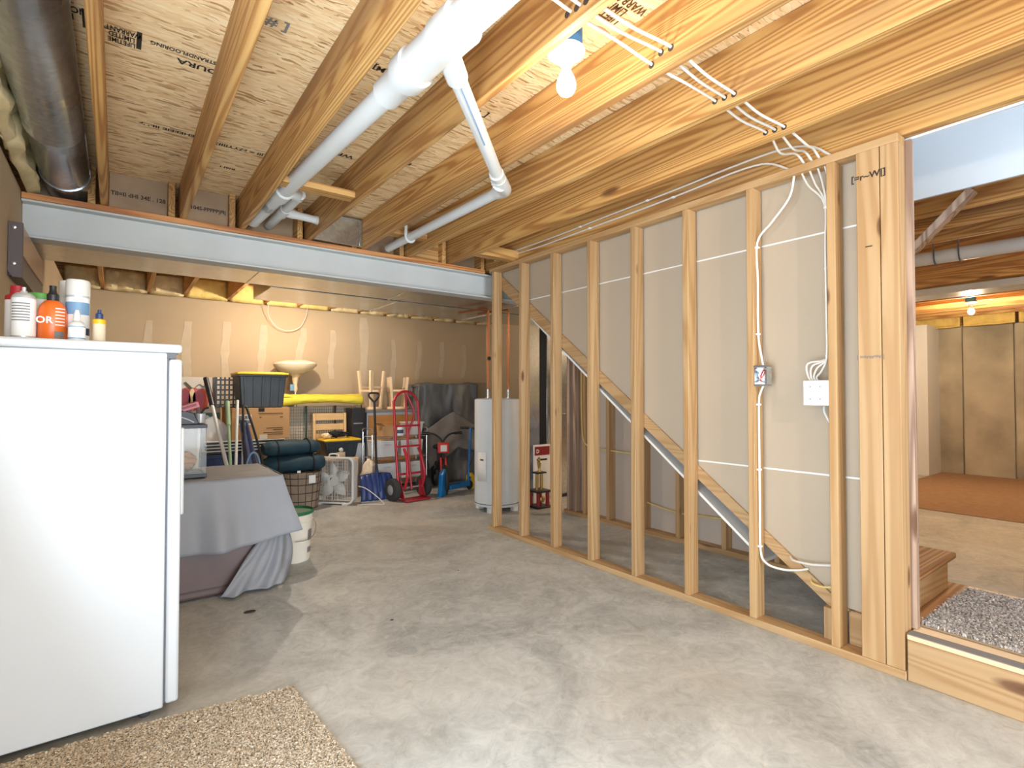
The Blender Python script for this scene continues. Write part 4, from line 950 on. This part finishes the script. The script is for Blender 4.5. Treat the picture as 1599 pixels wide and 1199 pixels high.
# wire shelf panel on the back wall corner
wp = thing('wire_shelf_panel', 'fine white wire shelf panel leaning in the back corner', 'wire shelf', (4.72, 7.27, 0))
for z in (.6, 1.0, 1.42): MB().tube([(-.18, 0, z), (.18, 0, z)], .006, 6).build('rail', 'rim', wp)
for i in range(13): MB().tube([(-.17 + .34 * i / 12, 0, 0), (-.17 + .34 * i / 12, 0, 1.42)], .003, 5).build('rod', 'rim', wp)

# dresser with two stools upside down on it
ds = thing('dresser', 'orange wooden dresser against the back wall under the upturned stools', 'dresser', (2.98, 6.8, 0))
MB().box(-.38, .38, -.20, .22, .03, 1.0).build('carcass', 'silver', ds, .004); MB().box(-.43, .43, -.27, .25, 1.0, 1.03).build('top_board', 'grey_cushion', ds, .004)
for s in (-1, 1): MB().box(s * .19 - .17, s * .19 + .17, -.216, -.20, .50, .96).build('door', 'orange_wood', ds, .004)
for s in (-1, 1): MB().box(s * .19 - .17, s * .19 + .17, -.216, -.20, .06, .47).build('drawer_front', 'orange_wood', ds, .004)
for s in (-1, 1): MB().box(s * .04 - .008, s * .04 + .008, -.235, -.216, .66, .80).build('handle', 'blond', ds)
def stool(label, x, y, z, h, w, rz, mat):
    t = thing('wooden_stool', label, 'stool', (x, y, z), rz, 'stools upside down on the dresser')
    MB().lathe([(w * .98, 0), (w, .006), (w, .028), (w * .97, .034)], (0, 0, 0), 26).build('seat', mat, t)
    P = []
    for sx, sy in ((-1, -1), (1, -1), (1, 1), (-1, 1)):
        a, b = Vector((sx * w * .55, sy * w * .55, .03)), Vector((sx * w * .78, sy * w * .78, h)); P.append((a, b))
        MB().bar(a, b, .034, .034).build('leg', mat, t, .004)
    for i, f in ((0, .55), (1, .45), (2, .55), (3, .45)):
        (a, b), (c, d) = P[i], P[(i + 1) % 4]; MB().bar(a.lerp(b, f), c.lerp(d, f), .02, .026).build('stretcher', mat, t)
stool('taller pale wooden stool upside down on the left of the dresser', 2.755, 6.84, 1.031, .52, .15, R(20), 'rawwood')
stool('shorter pale wooden stool upside down beside the taller one', 3.12, 6.80, 1.031, .44, .15, R(-15), 'rawwood')

# chrome wire rack with white drawers
rk = thing('wire_rack', 'chrome wire rack standing behind the red hand truck', 'rack', (2.87, 6.32, 0))
for sx in (-1, 1):
    for sy in (-1, 1): MB().tube([(sx * .37, sy * .15, 0), (sx * .37, sy * .15, .76)], .010, 8).build('post', 'chrome', rk)
    MB().tube(smooth_path([(sx * .37, -.15, .74), (sx * .37, -.15, .80), (sx * .37, .15, .80), (sx * .37, .15, .74)], 4), .009, 8).build('end_loop', 'chrome', rk)
for z in (.16, .44, .70):
    mb = MB()
    for y in (-.15, .15): mb.box(-.37, .37, y - .005, y + .005, z - .005, z + .005)
    for i in range(15): mb.box(-.36 + .72 * i / 14 - .002, -.36 + .72 * i / 14 + .002, -.15, .15, z, z + .004)
    mb.build('shelf', 'chrome', rk)['kind'] = 'stuff'
for i, (z, sx) in enumerate(((.175, -.17), (.175, .17), (.455, -.17), (.455, .17))):  # the rack's white plastic drawers, shaped as tapered boxes
    t = thing('storage_drawer', ('lower left', 'lower right', 'upper left', 'upper right')[i] + ' white plastic drawer in the chrome wire rack', 'bin', (2.87 + sx, 6.32, z), 0, 'drawers in the wire rack')
    MB().taper(-.155, .155, -.14, .13, 0, .20, .012).build('bin', 'white_plastic', t, .006); MB().box(-.05, .05, -.15, -.139, .14, .16).build('pull', 'silver', t)
t = thing('small_carton', 'small open cardboard box on top of the chrome rack', 'box', (2.74, 6.28, .712)); MB().box(-.10, .10, -.08, .08, 0, .13).build('carton', 'kraft', t); MB().bar((-.10, -.08, .13), (-.16, -.09, .17), .16, .004, (0, 0, 1)).build('flap', 'kraft', t)
t = thing('white_jar', 'white jar with a blue label on the chrome rack', 'jar', (2.885, 6.22, .712)); MB().lathe([(.045, 0), (.047, .01), (.047, .10), (.04, .11)], n=20).build('jar', 'paper', t); MB().lathe([(.0475, .03), (.0475, .075)], n=20).build('label', 'slate', t); MB().lathe([(.042, .11), (.042, .13), (.038, .132)], n=20).build('lid', 'white_plastic', t)
t = thing('white_bin', 'white plastic bin on the right of the chrome rack top', 'bin', (3.09, 6.30, .712)); MB().taper(-.12, .12, -.10, .10, 0, .16, .02).build('bin', 'white_plastic', t, .005); MB().box(-.13, .13, -.11, .11, .15, .165).build('rim', 'white_plastic', t, .004)

# charcoal cabinet, paper bag, wicker panel, foam
t = thing('slim_cabinet', 'slim charcoal cabinet between the wire mesh and the dresser', 'cabinet', (2.46, 6.62, 0))
MB().box(-.085, .085, -.10, .14, 0, .62).build('lower_body', 'silver', t, .004); MB().box(-.085, .085, -.11, .14, .62, 1.06).build('upper_body', 'black', t, .006); MB().box(-.07, .05, -.118, -.11, .86, .875).build('handle', 'chrome', t)
lump('paper_sack', 'crumpled tan paper sack behind the box fan', 'bag', (2.44, 6.12, 0), .17, 'linen', (.55, .6, 1.3), .25, 3, 2)
wm = thing('wire_playpen', 'folded grey wire mesh panels standing under the yellow foam', 'wire mesh', (2.10, 6.78, 0))
for j, (a, b) in enumerate(((-.50, -.22), (-.21, .14), (.15, .49))):
    mb = MB(); nx = int((b - a) / .026)
    for i in range(nx + 1): mb.box(a + (b - a) * i / nx - .0022, a + (b - a) * i / nx + .0022, -.004 - .01 * j, 0 - .01 * j, .02, 1.08)
    for i in range(29): mb.box(a, b, -.006 - .01 * j, -.003 - .01 * j, .02 + 1.06 * i / 28 - .002, .02 + 1.06 * i / 28 + .002)
    p = mb.build('mesh_panel', 'wire_grey', wm); p['kind'] = 'stuff'
    MB().tube([(a, -.002 - .01 * j, 0), (a, -.002 - .01 * j, 1.09), (b, -.002 - .01 * j, 1.09), (b, -.002 - .01 * j, 0)], .008, 8).build('panel_frame', 'tealp' if j == 0 else 'wire_dark', wm)
tag(BX('backing_sheet', 1.58, 2.58, 6.85, 6.89, 0, 1.08, 'linen', None, .004), 'pale cardboard sheet behind the wire mesh panels', 'cardboard')
mb = MB().grid(lambda u, v: (1.585 + 1.0 * u, 6.70 + .26 * v, 1.20 + .03 * math.sin(math.pi * v) + .012 * noise.noise(Vector((u * 9, v * 3, 0)))), 40, 8)
mb.grid(lambda u, v: (1.585 + 1.0 * u, 6.70 - .02 * math.sin(v * 3.14) + .008 * noise.noise(Vector((u * 12, v * 3, 5))), 1.10 - .03 * max(0, .3 - u) + .035 * math.sin(u * 3.1) + (.10 - .035 * math.sin(u * 3.1)) * v), 40, 6)
tag(mb.build('foam_roll', 'foam', solid=.012), 'yellow foam sheet lying on top of the wire mesh panels', 'foam')
# wrapped cushion stand
t = thing('wrapped_stand', 'beige cloth-wrapped round cushion on a post before the back wall', 'stand', (1.83, 7.06, 0))
mb = MB().lathe([(.03, 1.47), (.10, 1.50), (.20, 1.54), (.255, 1.595), (.265, 1.62), (.25, 1.645), (.12, 1.668), (.001, 1.67)], n=36)
mb.v = [(x, y * .75, z + .012 * noise.noise(Vector((x * 8, y * 8, z * 3))) + .03 * x) for x, y, z in mb.v]; mb.build('wrapped_cushion', 'linen', t)
mb = MB().lathe([(.014, 1.26), (.03, 1.30), (.022, 1.36), (.035, 1.42), (.045, 1.46), (.08, 1.49)], n=18)
mb.v = [(x * (1 + .4 * noise.noise(Vector((x * 30, y * 30, z * 9)))), y, z) for x, y, z in mb.v]; mb.build('tied_wrap', 'rawwood', t)
MB().tube([(0, 0, .02), (0, 0, 1.30)], .014, 10).build('post', 'chrome', t); MB().lathe([(.13, 0), (.13, .015), (.03, .03)], n=24).build('base', 'black', t)
MB().box(-.07, -.02, -.03, -.02, 1.28, 1.36).build('paper_tag', 'sky', t)

# wooden chair with a small tote on the seat
ch = thing('wooden_chair', 'blond wooden slat-back chair behind the box fan', 'chair', (2.13, 6.40, 0))
MB().box(-.21, .21, -.21, .20, .455, .48).build('seat', 'blond', ch, .005)
for s in (-1, 1):
    MB().box(s * .19 - .018, s * .19 + .018, -.20, -.164, 0, .455).build('leg', 'blond', ch, .003); MB().bar((s * .19, .185, 0), (s * .19, .235, 1.0), .036, .03, (1, 0, 0)).build('leg', 'blond', ch, .003)
for z, h in ((.955, .085), (.83, .075), (.72, .06)): MB().box(-.172, .172, .215, .235, z - h / 2, z + h / 2).build('slat', 'blond', ch, .003)
def tote(name, label, x, y, z, w, d, h, lidm, group=None, bodym='tote'):
    t = thing(name, label, 'storage bin', (x, y, z))
    MB().taper(-w / 2 + .015, w / 2 - .015, -d / 2 + .015, d / 2 - .015, 0, h - .03, .028).build('bin', bodym, t, .012)
    for i in range(5):
        xx = -w * .36 + w * .72 * i / 4; MB().bar((xx * .92, -d / 2 + .043, .015), (xx, -d / 2 + .016, h - .05), .026, .012, (0, 1, 0)).build('rib', bodym, t, .003)
    MB().box(-w / 2, w / 2, -d / 2, d / 2, h - .045, h - .02).build('bin_rim', bodym, t, .006)
    l = MB().box(-w / 2 - .008, w / 2 + .008, -d / 2 - .008, d / 2 + .008, h - .022, h).build('lid', lidm, t, .008)
    MB().box(-w / 2 + .03, w / 2 - .03, -d / 2 + .03, d / 2 - .03, h, h + .008).build('lid_panel', lidm, l, .006)
    return t
tote('storage_tote', 'small black tote with a yellow lid on the chair seat', 2.16, 6.36, .481, .43, .28, .22, 'yellow_lid')
lump('strap_bundle', 'bundle of black straps on the small yellow-lidded tote', 'straps', (2.13, 6.34, .71), .10, 'black_matte', (1.25, .7, .35), .6, 4, 3); lump('glove_pair', 'yellow work glove on the small yellow-lidded tote', 'glove', (1.995, 6.32, .71), .05, 'cream', (1.1, .9, .6), .5, 3, 6)
t = thing('toy_lantern', 'small toy lamp with two lenses on the front of the chair seat', 'toy', (2.13, 6.205, .481)); MB().box(-.05, .05, -.012, .015, 0, .07).build('body', 'rawwood', t, .008); MB().ball((0, 0, .095), .028, 14).build('head', 'canvas', t)
for s in (-1, 1): MB().lathe([(.02, -.03), (.016, -.012)], (s * .06, 0, .055), 14, 1).build('lens', 'gold' if s < 0 else 'black', t)

# teal bags on the wire basket
bs = thing('wire_basket', 'dark wire basket with a lining and white tags under the teal bags', 'basket', (1.62, 6.0, 0))
MB().lathe([(.155, .012), (.175, .015), (.205, .39), (.20, .392)], n=30).build('liner', 'basket', bs)
for z, r in ((.01, .175), (.09, .185), (.18, .195), (.27, .203), (.34, .208), (.40, .213)): MB().tube([(r * math.cos(6.283 * i / 30), r * math.sin(6.283 * i / 30), z) for i in range(30)], .004, 6, True).build('hoop', 'wire_dark', bs)
for i in range(16):
    a = 6.283 * i / 16; MB().tube([(.175 * math.cos(a), .175 * math.sin(a), .008), (.213 * math.cos(a), .213 * math.sin(a), .40)], .0035, 5).build('upright_wire', 'wire_dark', bs)
MB().obox((.06, -.212, .33), (.075, .003, .085), Matrix.Rotation(R(12), 3, 'Z')).build('label_card', 'paper', bs)
def duffel(label, x, y, z, L, r, rz, tagc=False):
    t = thing('duffel_bag', label, 'bag', (x, y, z), rz, 'teal bags stacked on the basket')
    mb = MB(); n = 14; P = []; rs = []
    for i in range(n + 1):
        u = i / n; P.append((-L / 2 + L * u, 0, r * .82)); rs.append(r * (1 - abs(2 * u - 1) ** 6 * .45) * (1 + .06 * math.sin(u * 15)))
    mb.tube(P, rs, 22); mb.v = [(x_, y_ * 1.25, max(0, .82 * z_ * (1 + .05 * noise.noise(Vector((x_ * 6, y_ * 6, z_ * 6)))))) for x_, y_, z_ in mb.v]
    mb.build('bag_body', 'teal', t)
    for xx in (-.16 * L / .56, .16 * L / .56): MB().tube([(xx, r * 1.28 * math.cos(a), r * .68 + r * .86 * math.sin(a)) for a in [6.283 * i / 20 for i in range(20)]], .008, 6, True).build('strap', 'black_matte', t)
    if tagc: MB().box(.0, .035, -r * 1.36, -r * 1.35, -.07, .02).build('hang_tag', 'paper', t)
duffel('lower teal duffel bag resting on the wire basket', 1.55, 6.0, .405, .62, .122, R(-4), True)
duffel('upper teal duffel bag lying on the lower one', 1.52, 6.02, .585, .58, .105, R(5))

# dark tote, trays, cardboard box, big tote, crate
tote('storage_tote', 'dark navy tote on the floor under the stacked trays', 0.66, 6.69, 0, .98, .74, .60, 'slate', None, 'navy')
for i in range(4):
    z = .612 + .033 * i; t = thing('folding_tray', ('lowest', 'second lowest', 'second highest', 'highest')[i] + ' black tray with a white rim in the stack under the cardboard box', 'tray', (1.12 + .008 * (i % 2), 6.58, z), 0, 'black trays under the cardboard box')
    MB().box(-.38, .38, -.33, .33, 0, .021).build('tray', 'black', t, .004); MB().box(-.385, .385, -.336, .336, .021, .031).build('rim', 'white_plastic', t, .004)
cb = thing('cardboard_box', 'large brown cardboard box with a shipping label under the yellow-lidded tote', 'box', (1.27, 6.58, .745))
MB().box(-.29, .29, -.33, .33, 0, .34).build('carton', 'kraft', cb, .003); MB().box(-.235, -.10, -.333, -.331, .16, .27).build('shipping_label', 'paper', cb)
for x0, x1, z0, z1 in ((-.228, -.178, .175, .26), (-.165, -.14, .175, .21), (-.135, -.11, .175, .21), (-.165, -.14, .225, .26), (-.135, -.11, .225, .26)): MB().box(x0, x1, -.335, -.333, z0, z1).build('label_print', 'grey_ink', cb)
for z, x0, x1 in ((.28, -.03, .22), (.24, -.02, .0), (.24, .19, .22), (.12, .05, .22), (.10, .12, .22), (.07, .02, .22), (.05, .06, .22)): MB().box(x0, x1, -.333, -.331, z - .004, z + .004).build('printed_line', 'orange_ink', cb)
MB().box(-.02, .06, -.334, -.331, 0, .05).build('tape', 'linen', cb); MB().box(-.03, .03, -.332, -.330, .30, .34).build('hand_hole', 'black_matte', cb)
tote('storage_tote', 'large black tote with a bright yellow lid on top of the cardboard box', 1.29, 6.47, 1.087, .51, .42, .385, 'yellow_lid')
cr = thing('plastic_crate', 'black lattice crate beside the large yellow-lidded tote', 'crate', (1.04, 6.80, 1.087))
for i in range(6): MB().box(-.15, .15, -.12, -.11, .02 + .056 * i, .038 + .056 * i).build('front_bar', 'black', cr)
for i in range(8): MB().box(-.15 + .30 * i / 7 - .008, -.15 + .30 * i / 7 + .008, -.125, -.105, 0, .34).build('upright', 'black', cr)
MB().box(-.16, -.15, -.12, .11, 0, .34).build('side_panel', 'black', cr); MB().box(.15, .16, -.12, .11, 0, .34).build('side_panel', 'black', cr); MB().box(-.16, .16, -.12, .11, 0, .01).build('floor_panel', 'black', cr)

# pumpkin canvas
cv = thing('canvas_picture', 'painted canvas of a red pumpkin leaning near the back wall', 'picture', (.64, 6.99, .602))
MB().box(-.33, .33, 0, .03, 0, .83).build('canvas', 'canvas', cv, .003); MB().box(-.33, .33, -.003, 0, 0, .42).build('grey_ground', 'tealp', cv)
def disc(cx, cz, rx, rz, y, mat, nm='paint_shape'): MB().prism([(cx + rx * math.cos(6.283 * i / 24), cz + rz * math.sin(6.283 * i / 24)) for i in range(24)], 1, y - .001, y).build(nm, mat, cv)
disc(.03, .575, .19, .135, -.004, 'coral', 'pumpkin_body')
for dx, rx, m in ((-.10, .07, 'rose'), (.12, .065, 'coral'), (-.05, .055, 'maroon'), (.08, .055, 'rose'), (.02, .035, 'cream')): disc(.03 + dx, .572, rx, .127, -.006 - .001 * (rx < .06), m, 'pumpkin_rib')
MB().prism([(.02, .69), (-.02, .74), (-.035, .765), (-.015, .775), (.01, .75), (.055, .70)], 1, -.008, -.006).build('pumpkin_stem', 'olive', cv)
disc(.25, .50, .05, .042, -.008, 'cream', 'small_pumpkin'); disc(.25, .50, .03, .04, -.0095, 'linen', 'small_pumpkin_rib')
MB().tube(smooth_path([(.07, -.006, .70), (.12, -.006, .745), (.16, -.006, .72), (.20, -.006, .74), (.22, -.006, .69)]), .004, 5).build('tendril', 'olive', cv)
for a in (0, .7, -.7): MB().prism([(-.27, .66), (-.27 + .06 * math.sin(a) - .015, .72), (-.27 + .08 * math.sin(a), .70 + .06 * math.cos(a))], 1, -.006, -.004).build('leaf', 'olive', cv)

# poles and folded frames between trunk and bins
def pole(name, label, a, b, r, mat, grip=None, cat='pole'):
    t = thing(name, label, cat, a); A, B = Vector(a), Vector(b); d = B - A
    MB().tube([(0, 0, 0), tuple(d)], r, 10).build('shaft', mat, t)
    if grip: MB().tube([tuple(d * .80), tuple(d * 1.0)], r * 1.5, 10).build('grip', grip, t)
    return t
pole('tool_pole', 'white pole with a black grip leaning in front of the pumpkin picture', (.92, 5.25, 0), (.735, 6.25, 1.40), .017, 'white_plastic', 'black')
pole('tool_pole', 'green and white pole left of the folded frame', (.84, 5.2, 0), (.90, 6.0, 1.16), .014, 'green_pole', 'green_pole')
pole('tool_pole', 'plain white pole leaning among the frames behind the trunk', (.86, 5.3, 0), (1.0, 6.05, 1.17), .014, 'white_plastic')
t = thing('folded_frame', 'dark folded chair with white tubes leaning in front of the cardboard box', 'folding chair', (1.05, 5.55, 0))
MB().tube(smooth_path([(-.06, -.15, 0), (-.03, .2, .6), (-.005, .46, 1.08), (.02, .48, 1.10), (.04, .46, 1.06), (.12, .2, .6), (.15, -.1, 0)], 5), .012, 10).build('frame_tube', 'black', t)
MB().tube(smooth_path([(-.10, -.15, 0), (-.05, .2, .55), (.0, .42, .95), (.05, .25, .6), (.07, .0, .2)], 5), .010, 10).build('white_tube', 'white_plastic', t)
MB().grid(lambda u, v: (-.04 + .13 * u * (1.1 - .6 * v), .04 + .38 * v + .02 * math.sin(u * 12), .35 + .62 * v), 12, 12).build('seat_fabric', 'slate', t, solid=.008)
MB().tube([(.0 + .06 * math.cos(6.283 * i / 24), -.05 + .0 * i, .52 + .16 * math.sin(6.283 * i / 24)) for i in range(24)], .008, 8, True).build('hose_loop', 'sky', t)
t = thing('grey_cap', 'grey and white bag standing left of the poles', 'bag', (.56, 6.15, 0)); MB().taper(-.12, .12, -.06, .06, 0, 1.02, .03).build('bag_body', 'canvas', t, .02); MB().tube(smooth_path([(.08, -.05, .95), (.10, -.05, 1.08), (.05, -.05, 1.13), (.0, -.05, 1.05)]), .022, 10).build('grey_strap', 'grey_cushion', t)
lump('plastic_bag', 'clear plastic bag of orange cloths behind the white poles', 'plastic bag', (.80, 6.42, .61), .15, 'plastic_film', (1.1, .5, 1.2), .3, 3, 12)
lump('cloth_pile', 'orange and cream cloth inside the clear bag behind the poles', 'cloth', (.80, 6.44, .61), .11, 'cream', (1.1, .5, .9), .3, 3, 15)

# ------------------------------------------------------------------ water heater, copper pipes, furnace, trophy
wh = thing('water_heater', 'grey-white cylindrical water heater at the end of the stud wall', 'water heater', (3.30, 4.66, 0))
MB().lathe([(.225, .055), (.243, .06), (.247, .075), (.247, 1.165), (.244, 1.18), (.225, 1.188), (.001, 1.195)], n=48).build('tank', 'heater', wh)
MB().lathe([(.2485, .085), (.2485, .092)], n=48).build('base_seam', 'gasket', wh)
for a in (215, 300, 60, 130): MB().box(.2 * math.cos(R(a)) - .03, .2 * math.cos(R(a)) + .03, .2 * math.sin(R(a)) - .03, .2 * math.sin(R(a)) + .03, 0, .056).build('foot', 'paper', wh)
MB().grid(lambda u, v: (.256 * math.cos(R(178 + 30 * u)), .256 * math.sin(R(178 + 30 * u)) - .01 * (1 - u), .33 + .30 * v), 8, 2).build('energy_label', 'paper', wh, solid=.004)
MB().grid(lambda u, v: (.261 * math.cos(R(190 + 10 * u)), .261 * math.sin(R(190 + 10 * u)) - .006, .545 + .014 * v), 4, 1).build('label_print', 'ink', wh)
for x, y in ((-.09, .05), (.13, -.02)):
    MB().lathe([(.03, 1.19), (.03, 1.21), (.016, 1.215), (.016, 1.25), (.02, 1.255), (.02, 1.29), (.014, 1.295)], (x, y, 0), 16).build('pipe_nipple', 'chrome', wh)
    pp = thing('copper_pipe', ('left' if x < 0 else 'right') + ' copper water pipe rising from the water heater', 'pipe', (3.30 + x, 4.66 + y, 1.29), 0, 'copper pipes on the heater')
    MB().tube([(0, 0, 0), (0, 0, .84)], .011, 12).build('riser', 'copper', pp); MB().tube(smooth_path([(0, 0, .83), (0, 0, .86), (-.02, .06, .875), (-.10, .45, .875)], 4), .011, 10).build('upper_bend', 'copper', pp)
    if x < 0:
        MB().ball((0, 0, .33), .022, 12).build('valve_body', 'gold', pp); MB().lathe([(.022, -.045), (.022, -.035)], (-.01, 0, .33), 14, 1).build('valve_wheel', 'black', pp)
fu = thing('furnace', 'grey furnace cabinet with a dark side behind the stud wall', 'furnace', (4.38, 5.0, 0))
MB().box(-.30, .30, -.25, .25, .03, 2.18).build('cabinet', 'galv', fu, .006); MB().box(-.304, -.30, -.25, -.12, .03, 2.15).build('dark_panel', 'black_matte', fu); MB().box(-.32, .32, -.27, .27, 0, .03).build('base', 'black', fu)
MB().box(-.27, .27, -.256, -.25, .2, 1.0).build('door', 'galv', fu, .004)
tr = thing('trophy', 'red and gold trophy on the floor behind the second stud', 'trophy', (3.72, 4.46, 0))
MB().box(-.10, .10, -.10, .10, 0, .02).build('base_plate', 'black', tr, .003)
for sx in (-1, 1):
    for sy in (-1, 1): MB().lathe([(.022, .02), (.022, .17)], (sx * .065, sy * .065, 0), 14).build('red_column', 'maroon', tr)
MB().ball((-.02, -.08, .10), .035, 12, (1, .4, 1)).build('emblem', 'gold', tr); MB().box(-.10, .10, -.10, .10, .17, .19).build('middle_plate', 'black', tr, .003)
for sx in (-1, 1): MB().lathe([(.018, .19), (.018, .37)], (sx * .03, 0, 0), 14).build('gold_column', 'gold', tr)
MB().box(-.065, .065, -.05, .05, .37, .385).build('upper_plate', 'black', tr, .002); MB().lathe([(.022, .385), (.012, .41), (.018, .45), (.026, .49), (.012, .51), (.017, .53), (.001, .55)], n=14).build('figure', 'gold', tr)
sg = thing('paper_sign', 'white sign board with a red top leaning behind the trophy', 'sign', (3.92, 4.62, 0)); MB().box(-.14, .10, 0, .02, .0, .66).build('board', 'paper', sg); MB().box(-.13, .09, -.003, 0, .54, .64).build('red_header', 'maroon', sg); print_text('D', .06, 'paper', sg, (-.09, -.005, .585), (R(90), 0, 0)); MB().box(-.10, .05, -.003, 0, .48, .50).build('printed_line', 'ink', sg)

# ------------------------------------------------------------------ far room pipes and ducts
fp = thing('vent_pipe', 'white drain pipe hung with straps under the far room joists', 'pipe', (5.1, 0, 2.3))
local(fp, MB().tube([(5.12, -2.1, 2.27), (5.05, 4.8, 2.33)], .052, 20), 'pipe_run', 'pvc')
for y in (1.28, 1.13): local(fp, strap((5.08, y, 2.30), .058, .10), 'strap', 'gasket')
fd = thing('far_duct', 'flat galvanised duct below the far room joists beside the bulb', 'duct', (7.3, 0, 2.3))
local(fd, MB().box(7.05, 7.42, -2.1, 4.8, 2.31, 2.385), 'duct_body', 'silver', .004)
for y in (-.2, 1.0, 2.2): local(fd, MB().box(7.04, 7.43, y, y + .03, 2.305, 2.388), 'joint_flange', 'silver')
# debris on the floor
for i, (x, y) in enumerate(((.62, 3.30), (1.22, 2.72), (1.93, 3.2))):
    lump('floor_chip', ('larger dark flake', 'small dark speck', 'tiny dark crumb')[i] + (' on the floor in front of the trunk', ' on the open concrete floor', ' on the floor near the stud wall')[i], 'debris', (x, y, 0), (.03, .010, .008)[i], 'floor_dirt', (1, .6, .12), .4, 3, i)
